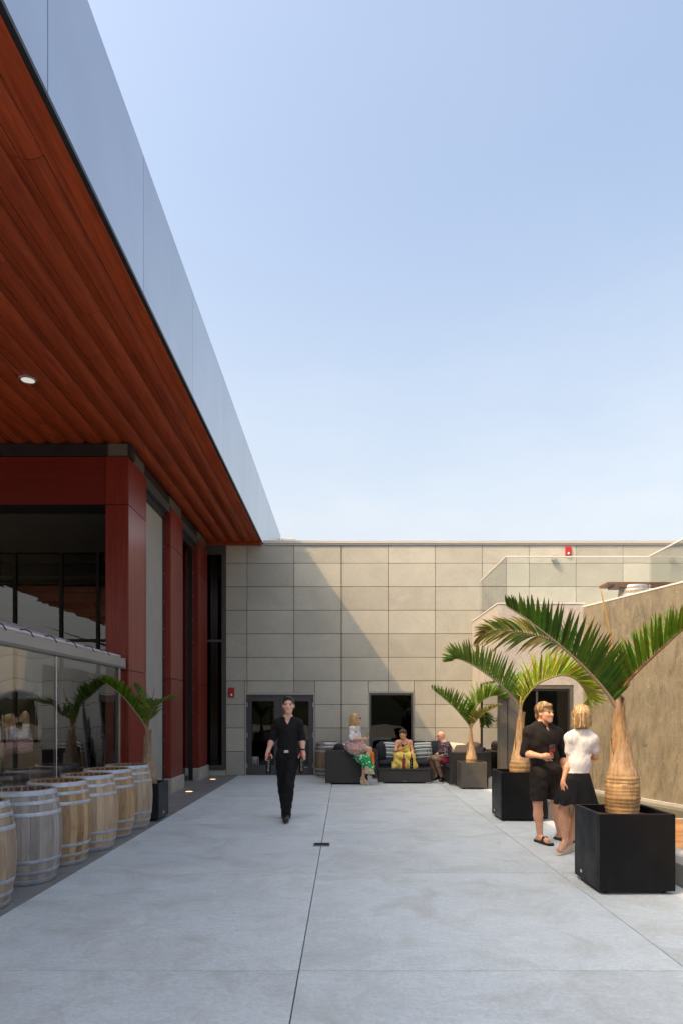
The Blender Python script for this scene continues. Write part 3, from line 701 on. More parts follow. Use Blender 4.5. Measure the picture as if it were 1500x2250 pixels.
PL3=planter(2.426,2.968,14.27,14.81,.563,M['planter_grey'],'warm grey cube planter in front of the right wicker sofa')
PL1=planter(-3.30,-2.73,10.04,10.60,.553,M['planter_slate'],'slate cube planter at the far end of the barrel row')

# ------------------------------------------------------------------ bottle palms
def mat_leaf(name, rough=.42):
    m,t,b=base_mat(name); a=N(t,'ShaderNodeAttribute',attribute_name='col')
    c=mixc(t,1,a.outputs['Color'],ramp(t,noise(t,coords(t,(1,1,1),False),14,4),[(.3,.7),(.7,1.2)]),'MULTIPLY')
    t.links.new(c,b.inputs['Base Color']); b.inputs['Roughness'].default_value=rough; b.inputs['Specular IOR Level'].default_value=.22
    tr=N(t,'ShaderNodeBsdfTranslucent'); hs=N(t,'ShaderNodeHueSaturation',i_Value=1.7,i_Saturation=1.0,i_Hue=.48); t.links.new(c,hs.inputs['Color']); t.links.new(hs.outputs[0],tr.inputs[0])
    mx=N(t,'ShaderNodeMixShader',i_0=.32); out=t.nodes['Material Output']
    t.links.new(b.outputs[0],mx.inputs[1]); t.links.new(tr.outputs[0],mx.inputs[2]); t.links.new(mx.outputs[0],out.inputs[0]); return m
M['leaf']=mat_leaf('palm_leaflet')
M['rachis']=attrmat('palm_leaf_stalk',.5)
def mat_trunk():
    m,t,b=base_mat('bottle_palm_trunk'); v=coords(t,(1,1,1),False)
    a=N(t,'ShaderNodeAttribute',attribute_name='col')
    n=ramp(t,noise(t,coords(t,(14,14,3),False),3,7,.7),[(.3,.62),(.7,1.15)]); c=mixc(t,1,a.outputs['Color'],n,'MULTIPLY')
    t.links.new(c,b.inputs['Base Color']); b.inputs['Roughness'].default_value=.8; b.inputs['Specular IOR Level'].default_value=.2
    bump(t,b,noise(t,v,45,6,.7),.6,.008); return m
M['trunk']=mat_trunk()
def catmull(pts,n):
    pts=[Vector(p) for p in pts]; P_=[pts[0]*2-pts[1]]+pts+[pts[-1]*2-pts[-2]]; out=[]; m=len(pts)-1
    for i in range(n):
        u=i/(n-1)*m; k=min(int(u),m-1); f=u-k; a,b_,c,d=P_[k:k+4]
        out.append(.5*((2*b_)+(c-a)*f+(2*a-5*b_+4*c-d)*f*f+(3*b_-a-3*c+d)*f**3))
    return out
def frond(root, O, pts, L, phi=55, start=.16, n=46, up=(0,0,1), droop=.15, colr=((.045,.105,.016),(.03,.075,.012)), stalk=(.20,.15,.05), fwd=.55, tipbrown=.25, r0=.016, sides=(1,1), wide=.030, spine=None, dry=0):
    """pts: world-space rachis; L: longest leaflet"""
    rng=random.Random(int(abs(pts[-1][0]*977+pts[-1][2]*131))+n)
    c=catmull(pts,60); ln=MB()
    R_=MB(); R_.tube([p-O for p in c],[r0*(1-.82*i/59) for i in range(60)],7)
    R_.c=[tuple(stalk[q]*(1-.45*(i//7)/59)+(.05,.09,.015)[q]*(.45*(i//7)/59) for q in range(3)) for i in range(60*7)]
    fo=R_.build('frond',M['rachis'],root,True)
    up=Vector(up)
    for s in (1,-1):
        if not sides[0 if s==1 else 1]: continue
        for i in range(n):
            f=start+(1-start)*(i+.5*(s>0)*.8+rng.uniform(-.2,.2))/n; f=min(max(f,start),.995)
            k=int(f*59); p=c[k]; T=(c[min(k+1,59)]-c[max(k-1,0)]).normalized()
            Nn=(up-T*up.dot(T))
            if Nn.length<.05: Nn=Vector((0,-1,0))-T*T.y*-1
            Nn.normalize(); S=T.cross(Nn).normalized()
            q=(f-start)/(1-start)
            ll=L*1.22*(1 if rng.random()>.07 else rng.uniform(.45,.8))*(min(1,.5+q*3.0))*(1-.72*max(0,(q-.42)/.58)**1.35)*rng.uniform(.9,1.06)
            ph=R(phi+rng.uniform(-6,6)-q*8); fw=fwd+q*.55+rng.uniform(-.07,.07)
            D=(T*fw+(S*s*math.cos(ph)+Nn*math.sin(ph))).normalized()
            W=D.cross((S*s*-math.sin(ph)+Nn*math.cos(ph))).normalized()
            U=W.cross(D).normalized()
            wd=wide*.78*(.75+.5*ll/L)*.5*rng.uniform(.85,1.1); dr=droop*rng.uniform(.6,1.5)
            base=colr[0] if rng.random()<.6 else colr[1]; base=tuple(x*rng.uniform(.8,1.25) for x in base)
            if rng.random()<dry: base=(.32,.22,.09)
            tipc=(.22,.13,.05) if rng.random()<tipbrown else tuple(x*1.1 for x in base)
            n0=len(ln.v); st=6
            for j in range(st+1):
                a=j/st; wj=wd*min(1,.35+a*3.2)*(1-max(0,(a-.45)/.55)**1.6)+.0008
                cen=p+D*ll*a+Vector((0,0,-1))*dr*ll*a*a
                fold=.42*wj
                for v_,e in ((cen-W*wj+U*fold,1),(cen,.8),(cen+W*wj+U*fold,1)):
                    ln.v.append(tuple(v_-O)); cc=tuple(base[h]*(1-max(0,(a-.78)/.22))+tipc[h]*max(0,(a-.78)/.22) for h in range(3)); ln.c.append(cc)
            for j in range(st):
                for e in (0,1): ln.f.append((n0+j*3+e,n0+j*3+e+1,n0+j*3+e+4,n0+j*3+e+3))
    me=ln.mesh('leaflets',M['leaf'],True,False); link('leaflets',me,None,fo)
    return fo
def trunk_mesh(root, O, prof, rings, lean, top_c=(.33,.25,.15), base_c=(.38,.26,.135)):
    """lathe with sharp leaf-scar rings; prof: (height,radius) list above O"""
    zs=[h for h,_ in prof]; H=zs[-1]
    mb=MB(); n=40; rows=110; vs=[];cs=[]
    for i in range(rows+1):
        h=H*i/rows; r=np.interp(h,zs,[r for _,r in prof])
        c=base_c
        if h<rings[1]:
            u=(h/rings[0])%1.0; r+=.010*(u**2.2)-.004; cc=.62+.45*u
            if u>.86: cc=.36
            c=tuple(x*cc*(1.0 if h<rings[1]*.8 else 1.15) for x in base_c)
        else:
            c=top_c
        for k in range(n):
            a=2*math.pi*k/n; jit=1+.012*math.sin(a*5+h*9)+.008*math.sin(a*11-h*23)
            dx,dy=lean(h); vs.append((r*jit*math.cos(a)+dx,r*jit*math.sin(a)+dy,h)); cs.append(tuple(x*(1+.1*math.sin(a*3+h*31)) for x in c))
    mb.v=vs; mb.c=cs
    mb.f=[(i*n+k,i*n+(k+1)%n,(i+1)*n+(k+1)%n,(i+1)*n+k) for i in range(rows) for k in range(n)]
    return mb.build('trunk',M['trunk'],root,True)
def sheath(root, lean, z0, z1, r0, r1, a0, aw, col, flare=.02, ragged=.03):
    """dry leaf-base wrap: a curved shell with a torn top edge"""
    mb=MB(); nu,nv=14,10; rng=random.Random(int(z0*1000+a0*100))
    tp=[rng.uniform(-ragged,ragged) for _ in range(nu+1)]
    for j in range(nv+1):
        for i in range(nu+1):
            f=j/nv; u=i/nu; a=a0+(u-.5)*aw*(1-.55*f**2)
            z=z0+(z1-z0)*f+tp[i]*f*f; r=r0+(r1-r0)*f+.006+flare*f**4+.004*math.sin(u*19)
            dx,dy=lean(z); mb.v.append((r*math.cos(a)+dx,r*math.sin(a)+dy,z)); s=.8+.35*rng.random(); mb.c.append(tuple(x*s for x in col))
    for j in range(nv):
        for i in range(nu): k=j*(nu+1)+i; mb.f.append((k,k+1,k+nu+2,k+nu+1))
    return mb.build('leaf_sheath',M['trunk'],root,True)
GREEN=((.085,.165,.008),(.05,.115,.006)); DEEP=((.06,.12,.007),(.033,.08,.006)); LIME=((.22,.28,.02),(.15,.22,.015)); YEL=((.27,.21,.05),(.19,.17,.04))
def palm(O, label, sc):
    r=empty('bottle_palm',O,label=label,cat='palm',group='potted bottle palms'); return r
def pts(l, Y0, dys): return [at(x,y,Y0+d) for (x,y),d in zip(l,dys)]
c8=lambda l: [(980+x/2.885,1290+y/2.885) for x,y in l]
# --- big palm
O=PL4+Vector((.0,0,0)); Yp=O.y; pr=palm(O,'largest bottle palm with a ringed swollen base in the front black planter',1)
O_=Vector(O); lean4=lambda h: (-.035*max(0,h-.35)/.6+ (1367-1357)*0, .0)
bx=(1366-757)*Yp/1500-O.x
lean4=lambda h: (bx-.05*max(0,(h-.42))/.75,0)
trunk_mesh(pr,O,[(0,.140),(.08,.150),(.18,.157),(.28,.154),(.37,.142),(.44,.122),(.52,.095),(.62,.066),(.72,.052),(.86,.042),(1.0,.036),(1.16,.02)],(.030,.40),lean4,(.40,.27,.15),(.46,.30,.145))
for z0,z1,r0,r1,a0,aw,cl in ((.30,.66,.146,.066,-1.5,3.2,(.47,.32,.19)),(.33,.78,.132,.058,-.6,2.6,(.42,.27,.14)),(.34,.70,.132,.062,2.6,2.6,(.44,.29,.16)),(.58,.95,.078,.045,-2.1,2.8,(.40,.25,.125)),(.72,1.06,.056,.043,-1.0,2.4,(.36,.22,.11)),(.8,1.12,.05,.038,.6,3.0,(.30,.2,.11))):
    sheath(pr,lean4,z0,z1,r0,r1,a0,aw,cl)
base4=[(1095,800),(1075,740)]
frond(pr,O,pts(c8([(1098,800),(1030,690),(930,570),(800,440),(640,305),(500,200),(372,116)]),Yp,[0,-.02,-.06,-.1,-.12,-.1,-.05]),.36,58,.13,60,droop=.06,colr=DEEP,stalk=(.30,.20,.13),tipbrown=.45,r0=.02,fwd=.35)
frond(pr,O,pts(c8([(1090,760),(1000,600),(880,470),(720,370),(580,310),(430,283),(290,275),(205,310)]),Yp,[.02,.1,.2,.3,.38,.42,.44,.44]),.34,12,.40,44,droop=.22,colr=((.10,.15,.02),(.30,.25,.06)),stalk=(.38,.22,.10),tipbrown=.4,r0=.016,fwd=.5,up=(-.1,.45,1))
frond(pr,O,pts(c8([(1085,790),(1085,720),(1110,650),(1190,555),(1310,440),(1430,330),(1540,235),(1650,150)]),Yp,[0,0,-.02,-.05,-.08,-.1,-.12,-.12]),.33,62,.22,56,droop=.03,colr=GREEN,stalk=(.22,.055,.03),tipbrown=.15,r0=.021,fwd=.25)
frond(pr,O,pts(c8([(1092,760),(1085,640),(1120,560),(1160,480),(1200,430)]),Yp,[.03,.1,.25,.42,.58]),.22,40,.25,26,droop=.2,colr=((.30,.22,.12),(.08,.11,.03)),stalk=(.3,.2,.09),tipbrown=.6,r0=.013,dry=.5)
frond(pr,O,pts(c8([(1085,770),(1040,640),(1000,560),(985,500)]),Yp,[.02,.14,.35,.5]),.24,45,.2,28,droop=.15,colr=DEEP,stalk=(.2,.16,.06),r0=.013)
sp=MB(); sp.tube([p-O for p in catmull(pts(c8([(1085,760),(1080,660),(1066,500),(1032,270),(975,8)]),Yp,[0,0,0,0,.0]),24)],[.019*(1-i/25)**.8+.0015 for i in range(24)],8); sp.c=[((.30,.24,.05) if i<40 else (.42,.25,.07)) for i in range(24*8)]
sp.build('spear_leaf',M['rachis'],pr,True)
# --- middle palm
O=PL2.copy(); Yp=O.y; pr=palm(O,'bottle palm with a long drooping lime frond behind the man in black',1)
bx2=(1141-757)*Yp/1500-O.x; lean2=lambda h: (bx2+.01*h,0)
trunk_mesh(pr,O,[(0,.145),(.09,.158),(.18,.152),(.26,.128),(.34,.10),(.46,.07),(.6,.05),(.8,.042),(.95,.034),(1.06,.02)],(.034,.25),lean2,(.42,.29,.16),(.48,.32,.16))
for z0,z1,r0,r1,a0,aw,cl in ((.24,.56,.132,.058,-1.2,3.0,(.46,.31,.18)),(.26,.60,.126,.055,2.4,2.8,(.44,.3,.17)),(.46,.86,.07,.046,-2.0,2.6,(.40,.26,.14)),(.55,.95,.06,.044,-.6,2.4,(.34,.23,.13))):
    sheath(pr,lean2,z0,z1,r0,r1,a0,aw,cl)
frond(pr,O,pts(c8([(466,790),(440,730),(380,655),(290,580),(190,510),(110,468),(60,455),(32,470)]),Yp,[0,-.03,-.1,-.18,-.24,-.26,-.26,-.25]),.42,56,.22,48,droop=.08,colr=((.10,.17,.02),(.07,.14,.018)),stalk=(.36,.29,.17),tipbrown=.5,fwd=.45,wide=.032)
frond(pr,O,pts(c8([(470,780),(490,715),(560,630),(650,580),(740,560),(815,585),(865,640),(895,700),(905,745)]),Yp,[0,.0,-.03,-.05,-.08,-.1,-.12,-.12,-.12]),.52,48,.14,58,up=(-.35,-.1,1),droop=.02,colr=LIME,stalk=(.34,.26,.06),tipbrown=.1,fwd=.2,wide=.034)
frond(pr,O,pts(c8([(467,780),(470,700),(450,620),(440,560)]),Yp,[.02,.12,.3,.5]),.3,45,.2,26,droop=.1,colr=GREEN,r0=.012)
sp=MB(); sp.tube([p-O for p in catmull(pts(c8([(466,780),(475,690),(510,560),(545,460),(571,392)]),Yp,[0]*5),24)],[.018*(1-i/25)**.8+.0015 for i in range(24)],8); sp.c=[(.38,.27,.07)]*(24*8)
sp.build('spear_leaf',M['rachis'],pr,True)
# --- small grey-planter palm
c4=lambda l: [(680+x/3.409,1480+y/3.409) for x,y in l]
O=PL3.copy(); Yp=O.y; pr=palm(O,'small bottle palm in the grey planter in front of the right sofa',1)
bx3=(1035-757)*Yp/1500-O.x; lean3=lambda h: (bx3-.02*h,0)
trunk_mesh(pr,O,[(0,.118),(.06,.125),(.13,.118),(.22,.088),(.34,.055),(.46,.038),(.62,.032),(.8,.026),(.9,.016)],(.036,.14),lean3,(.46,.32,.18),(.5,.34,.18))
for z0,z1,r0,r1,a0,aw,cl in ((.13,.44,.118,.042,-1.3,3.0,(.48,.33,.19)),(.15,.46,.113,.04,2.2,2.8,(.44,.3,.17)),(.36,.68,.052,.034,-1.8,2.8,(.42,.28,.16))):
    sheath(pr,lean3,z0,z1,r0,r1,a0,aw,cl,.012,.02)
frond(pr,O,pts(c4([(1203,425),(1190,385),(1150,335),(1080,255),(1000,185),(912,115)]),Yp,[0,-.03,-.1,-.2,-.3,-.36]),.40,58,.2,40,droop=.06,colr=GREEN,stalk=(.34,.25,.13),fwd=.4,tipbrown=.3,wide=.034,r0=.013)
frond(pr,O,pts(c4([(1203,420),(1212,340),(1235,265),(1290,205),(1350,172),(1410,166),(1455,192)]),Yp,[0,0,.0,-.02,-.06,-.1,-.12]),.42,50,.2,44,up=(-.3,-.1,1),droop=.02,colr=((.08,.17,.018),(.14,.21,.025)),fwd=.25,wide=.034,r0=.012)
frond(pr,O,pts(c4([(1205,425),(1225,380),(1275,320),(1340,275),(1420,238)]),Yp,[0,-.06,-.2,-.34,-.46]),.32,35,.25,38,droop=.25,colr=((.13,.16,.03),(.27,.21,.06)),stalk=(.45,.3,.1),fwd=.5,tipbrown=.6,wide=.03,r0=.012)
frond(pr,O,pts(c4([(1205,420),(1230,330),(1270,290),(1300,320),(1310,385)]),Yp,[.02,.15,.3,.4,.45]),.26,20,.4,26,droop=.3,colr=DEEP,wide=.03,r0=.011)
frond(pr,O,pts(c4([(1203,420),(1190,350),(1178,310),(1180,285)]),Yp,[.02,.1,.25,.4]),.22,40,.3,20,droop=.2,colr=GREEN,r0=.010)
# --- left palm
c2=lambda l: [(x/3.517,1350+y/3.517) for x,y in l]
O=PL1.copy(); Yp=O.y; pr=palm(O,'bottle palm standing behind the last barrel beside the red column',1)
bx1=(325-757)*Yp/1500-O.x; lean1=lambda h: (bx1+.05*max(0,.35-h)-.0*h,0)
trunk_mesh(pr,O,[(0,.118),(.07,.128),(.15,.118),(.26,.088),(.4,.062),(.55,.048),(.72,.04),(.9,.03),(.98,.016)],(.036,.15),lean1,(.34,.25,.16),(.42,.3,.17))
for z0,z1,r0,r1,a0,aw,cl in ((.15,.5,.118,.055,-1.2,3.0,(.36,.26,.17)),(.17,.52,.113,.05,2.2,2.8,(.34,.25,.16)),(.42,.78,.062,.044,-1.8,2.8,(.32,.22,.14)),(.5,.86,.052,.04,-.3,2.2,(.28,.2,.13))):
    sheath(pr,lean1,z0,z1,r0,r1,a0,aw,cl,.015,.03)
frond(pr,O,pts(c2([(1140,925),(1115,850),(1050,755),(960,645),(880,575),(790,515),(682,475)]),Yp,[0,-.03,-.08,-.12,-.14,-.14,-.12]),.20,62,.2,46,droop=.04,colr=GREEN,stalk=(.30,.24,.16),fwd=.3,tipbrown=.3,wide=.032,r0=.014)
frond(pr,O,pts(c2([(1142,925),(1150,830),(1165,760),(1210,700),(1275,665),(1345,650)]),Yp,[0,-.04,-.12,-.22,-.32,-.4]),.27,25,.2,36,droop=.12,colr=((.09,.17,.02),(.14,.19,.025)),fwd=.75,wide=.03,r0=.012,up=(.2,-.3,1),tipbrown=.4)
frond(pr,O,pts(c2([(1142,920),(1146,810),(1110,690),(1060,590),(1035,540)]),Yp,[.02,.06,.1,.14,.16]),.15,35,.3,30,droop=.1,colr=GREEN,wide=.022,r0=.010)
sp=MB(); sp.tube([p-O for p in catmull(pts(c2([(1142,920),(1155,800),(1175,680),(1196,572)]),Yp,[0,-.02,-.03,-.04]),20)],[.015*(1-i/21)**.8+.001 for i in range(20)],8); sp.c=[(.26,.12,.06)]*160
sp.build('spear_leaf',M['rachis'],pr,True)

# ------------------------------------------------------------------ clear-walled tent beside the barrels
TXX=-3.55; YE=10.86
tt=empty('awning_tent',(TXX,YE,0),label='tent with pale fabric roof and clear vinyl side curtain behind the barrels',cat='tent'); O5=Vector((-TXX,-YE,0))
def A(mb,name,mat,smooth=False): o=mb.build(name,mat,tt,smooth); o.location=O5; return o
M['gutter']=pmat('grey_aluminium_beam',(.30,.30,.295),(.27,.27,.265),scale=3,rough=.45,metal=.3)
M['awning']=pmat('pale_awning_fabric',(.66,.63,.66),(.60,.575,.60),scale=3,rough=.8,bmp=.1,bscale=200)
bmb=MB(); bmb.prism([(TXX-.10,2.305),(TXX+.035,2.305),(TXX+.06,2.335),(TXX+.06,2.46),(TXX-.10,2.46)],1.0,YE,'y'); A(bmb,'gutter_beam',M['gutter'])
A(MB().cbox(TXX-.11,TXX+.066,YE+.001,YE+.022,2.295,2.468,.004),'end_cap',M['gutter'])
fb=MB(); nu,nv=16,30
for i in range(nu+1):
    for j in range(nv+1):
        u=i/nu; x=TXX-.03-u*4.6; y=1.0+(YE-1.02)*j/nv; z=2.50+u*1.45-.10*math.sin(math.pi*u)*math.sin(math.pi*j/nv)
        fb.v.append((x,y,z))
for i in range(nu):
    for j in range(nv): k=i*(nv+1)+j; fb.f.append((k,k+1,k+nv+2,k+nv+1))
A(fb,'roof_fabric',M['awning'],True)
hm=MB(); hm.tube([(TXX-.02,1.0,2.495),(TXX-.02,YE-.02,2.495)],.022,8); A(hm,'roof_hem',M['awning'],True)
y=1.4
while y<YE-.2:
    A(MB().tube([(TXX-.0,y-.12,2.512),(TXX+.03,y-.05,2.522),(TXX+.05,y+.02,2.50),(TXX+.064,y+.06,2.45)],.007,6),'lacing_cord',M['rubber'],True); y+=.62
A(MB().cbox(TXX-.05,TXX+.02,YE-.15,YE-.08,0,2.304,.005),'end_post',M['steel'])
A(MB().cbox(TXX-.04,TXX+.0,YE-.24,YE-.16,0,2.304,.004),'dark_post',M['dark_metal'])
for yy in (1.2,5.0): A(MB().cbox(TXX-.09,TXX-.03,yy,yy+.06,0,2.304,.004),'post',M['dark_metal'])
M['vinyl']=thin_glass('clear_vinyl',(.72,.72,.70),.0,.012,(2.2,(1,1,.25),.12,.02),.32)
yl=[1.0,3.4,6.05,8.4,YE-.25]
for a,b_ in zip(yl[:-1],yl[1:]):
    v=MB(); n=30
    for j in range(n+1):
        for zq in range(9):
            yy=a+(b_-a)*j/n; v.v.append((TXX-.005+.004*math.sin(j*.45+zq*.7)*math.sin(math.pi*j/n),yy,.03+2.27*zq/8))
    for j in range(n):
        for zq in range(8): k=j*9+zq; v.f.append((k,k+1,k+10,k+9))
    A(v,'vinyl_curtain',M['vinyl'],True)
A(MB().box(-8.12,-8.08,1.0,YE-.2,0,2.9),'tent_darkening_sheet',M['dark_metal'])  # dark sheet added at the back to darken the tent interior
M['zip']=pmat('white_zip_and_glint',(.6,.6,.58),rough=.6)
for yy in yl[1:-1]:
    A(MB().box(TXX+.006,TXX+.012,yy-.006,yy+.006,.03,2.3),'zip_seam',M['zip'])
    for k in range(34):
        zq=.25+k*.056; A(MB().box(TXX+.013,TXX+.016,yy-.02-.012*math.sin(k*2.1),yy+.02+.012*math.cos(k*1.7),zq,zq+.006),'crinkle_glint',M['zip']) if k%2==0 else None  # white bars stand in for reflections off crinkled vinyl along the zips
# dark bar tables and a planting trough seen through the curtain
def bar_table(x,y,l,w_,h,label):
    t_=empty('bar_table',(x,y,0),label=label,cat='table',group='dark tables inside the tent')
    MB().cbox(-w_/2,w_/2,-l/2,l/2,h-.05,h,.006).build('table_top',M['dark_metal'],t_)
    for sx in (-1,1):
        for sy in (-1,1): MB().cbox(sx*(w_/2-.06)-.03,sx*(w_/2-.06)+.03,sy*(l/2-.06)-.03,sy*(l/2-.06)+.03,0,h-.05,.004).build('leg',M['dark_metal'],t_)
bar_table(-5.1,9.4,1.6,.8,.76,'dark table inside the tent near the red column')
bar_table(-5.2,6.4,1.6,.8,.76,'dark table inside the tent behind the nearest barrels')
# ------------------------------------------------------------------ wicker lounge
def mat_wicker():
    m,t,b=base_mat('dark_wicker'); tc=N(t,'ShaderNodeTexCoord')
    c=ramp(t,noise(t,coords(t,(30,30,90),True),2,3),[(.3,(.010,.009,.008)),(.7,(.026,.022,.019))]); t.links.new(c,b.inputs['Base Color']); b.inputs['Roughness'].default_value=.5
    ck=N(t,'ShaderNodeTexWave',wave_type='BANDS',bands_direction='Z',i_Scale=26.0,i_Distortion=1.5,i_Detail=1.0); t.links.new(tc.outputs['Object'],ck.inputs['Vector'])
    c2=N(t,'ShaderNodeTexWave',wave_type='BANDS',bands_direction='DIAGONAL',i_Scale=16.0); t.links.new(tc.outputs['Object'],c2.inputs['Vector'])
    p=bump(t,b,ck.outputs['Fac'],.6,.006); bump(t,b,c2.outputs['Fac'],.35,.004,p); return m
M['wicker']=mat_wicker()
M['navy']=pmat('navy_cushion_cloth',(.013,.016,.03),(.009,.011,.02),scale=8,rough=.9,bmp=.3,bscale=200)
M['umber']=pmat('brown_grey_cushion_cloth',(.075,.06,.058),(.058,.046,.045),scale=8,rough=.9,bmp=.3,bscale=200)
def mat_stripe():
    m,t,b=base_mat('striped_cushion_cloth'); tc=N(t,'ShaderNodeTexCoord'); sp=N(t,'ShaderNodeSeparateXYZ'); t.links.new(tc.outputs['Object'],sp.inputs[0])
    mr=N(t,'ShaderNodeMapRange'); mr.inputs[1].default_value=-.23; mr.inputs[2].default_value=.23; t.links.new(sp.outputs['Z'],mr.inputs[0])
    w_=(.62,.58,.5); te=(.10,.20,.22); na=(.03,.04,.07); gr=(.22,.24,.25)
    r=N(t,'ShaderNodeValToRGB'); r.color_ramp.interpolation='CONSTANT'; e=r.color_ramp.elements
    st=[(0,te),(.08,gr),(.14,w_),(.19,na),(.24,te),(.33,w_),(.38,gr),(.46,te),(.55,w_),(.60,na),(.66,gr),(.74,w_),(.79,te),(.88,w_),(.93,te)]
    while len(e)<len(st): e.new(.5)
    for q,(p,c) in zip(e,st): q.position=p; q.color=(*c,1)
    t.links.new(mr.outputs[0],r.inputs[0]); t.links.new(r.outputs[0],b.inputs['Base Color']); b.inputs['Roughness'].default_value=.85
    bump(t,b,noise(t,coords(t,(1,1,1),False),160,3),.25,.003); return m
M['stripe']=mat_stripe(); M['cream']=pmat('cream_cushion_cloth',(.55,.5,.42),(.48,.43,.36),scale=20,rough=.9)
def pillow_mesh(w_,h,t_,mat,name='pillow',n=14,sag=.0):
    """pinched-corner cushion standing in the XZ plane"""
    mb=MB()
    for s in (1,-1):
        for i in range(n+1):
            for j in range(n+1):
                u,v=2*i/n-1,2*j/n-1
                k=(max(0,1-abs(u)**3.2)*max(0,1-abs(v)**3.2))**.5
                pin=1-.07*(abs(u)*abs(v))**1.5-.03*(1-abs(u))*abs(v)-.03*(1-abs(v))*abs(u)
                mb.v.append((u*w_/2*pin, -s*t_/2*k-.004*s*math.sin(7*u+3*v)*k, v*h/2*pin-sag*(1-v)*.5*abs(u)))
    N_=(n+1)**2
    for s in (0,1):
        for i in range(n):
            for j in range(n):
                k=s*N_+i*(n+1)+j; mb.f.append((k,k+1,k+n+2,k+n+1))
    me=mb.mesh(name,mat,False,True)
    bm=bmesh.new(); bm.from_mesh(me); bmesh.ops.remove_doubles(bm,verts=bm.verts,dist=.0006); bmesh.ops.recalc_face_normals(bm,faces=bm.faces); bm.to_mesh(me); bm.free(); smooth_mesh(me); return me
def pillow(name,loc,rot,w_,h,t_,mat,label=None,parent=None,group=None):
    o=link(name,pillow_mesh(w_,h,t_,mat,name),None,parent,loc,rot)
    if label: tag(o,label,'cushion',group)
    return o
def cush(mb,x0,x1,y0,y1,z0,z1,b=.03): return mb.cbox(x0,x1,y0,y1,z0,z1,b)
def feet(root,x0,x1,y0,y1):
    for x in (x0,x1-.13):
        for y in (y0+.005,y1-.11): MB().cbox(x+.005,x+.125,y,y+.1,0,.03,.003).build('foot',M['steel'],root)
def soft_box(name,x0,x1,y0,y1,z0,z1,mat,parent,loc=(0,0,0)):
    me=MB().cbox(x0,x1,y0,y1,z0,z1,.035).mesh(name,mat); bm=bmesh.new(); bm.from_mesh(me)
    bmesh.ops.subdivide_edges(bm,edges=bm.edges,cuts=2,use_grid_fill=True)
    for v in bm.verts:
        cx,cy,cz=(x0+x1)/2,(y0+y1)/2,(z0+z1)/2
        u=(v.co.x-cx)/(x1-x0)*2; w_=(v.co.y-cy)/(y1-y0)*2
        if v.co.z>cz: v.co.z+=.03*(1-u*u)*(1-w_*w_)
    bmesh.ops.recalc_face_normals(bm,faces=bm.faces); bm.to_mesh(me); bm.free(); smooth_mesh(me,50); return link(name,me,None,parent,loc)
# left sofa: end panel towards us, facing right
s1=empty('wicker_sofa',(-.426,15.2,0),label='dark wicker sofa seen end-on beside the barrel, blonde woman on its arm',cat='sofa',group='dark wicker lounge furniture')
W1=.92
MB().cbox(0,W1,0,.16,.032,.76,.012).build('end_panel',M['wicker'],s1)
MB().cbox(0,.16,.161,1.5,.032,.759,.012).build('back_panel',M['wicker'],s1)
MB().cbox(.161,W1,.161,1.5,.032,.34,.01).build('seat_base',M['wicker'],s1)
soft_box('seat_cushion',.17,W1,.17,1.49,.342,.45,M['navy'],s1)
feet(s1,0,W1,0,1.5)
pillow('cushion',(-.426+.30,15.55,.70),(R(-8),0,R(80)),.55,.42,.2,M['navy'],'dark navy cushion peeking over the end of the left wicker sofa',group='loose cushions')
pillow('cushion',(-.426+.43,15.95,.68),(R(-8),0,R(80)),.5,.42,.16,M['stripe'],'striped cushion tip just behind the blonde woman',group='loose cushions')
# middle sofa along the wall
s2=empty('wicker_sofa',(.655,16.35,0),label='long dark wicker sofa against the wall under the window',cat='sofa',group='dark wicker lounge furniture')
W2=1.66
MB().cbox(0,.135,0,.95,.032,.70,.012).build('arm',M['wicker'],s2)
MB().cbox(.136,W2,.80,.95,.032,.70,.012).build('back_panel',M['wicker'],s2)
MB().cbox(.136,W2,.02,.799,.032,.32,.01).build('seat_base',M['wicker'],s2)
soft_box('seat_cushion',.14,.89,.0,.79,.322,.44,M['navy'],s2); soft_box('seat_cushion',.895,W2,.0,.79,.322,.44,M['navy'],s2)
feet(s2,0,W2,0,.95)
for i,(x,wd) in enumerate(((.47,.62),(1.08,.62))): pillow('back_cushion',(x,.71,.66),(R(-12),0,0),wd,.5,.2,M['navy'],parent=s2)
pillow('back_cushion',(1.62,.66,.66),(R(-12),0,R(-6)),.5,.5,.22,M['navy'],parent=s2)
pillow('cushion',(.655+.24,16.75,.64),(R(-6),0,R(62)),.5,.46,.18,M['navy'],'dark navy cushion leaning in the left corner of the long sofa',group='loose cushions')
pillow('cushion',(.655+.50,16.86,.655),(R(-14),R(5),R(8)),.46,.46,.17,M['stripe'],'striped cushion to the left of the woman in yellow',group='loose cushions')
pillow('cushion',(.655+1.27,16.84,.655),(R(-14),R(-3),0),.46,.46,.17,M['stripe'],'striped cushion between the woman in yellow and the bald man',group='loose cushions')
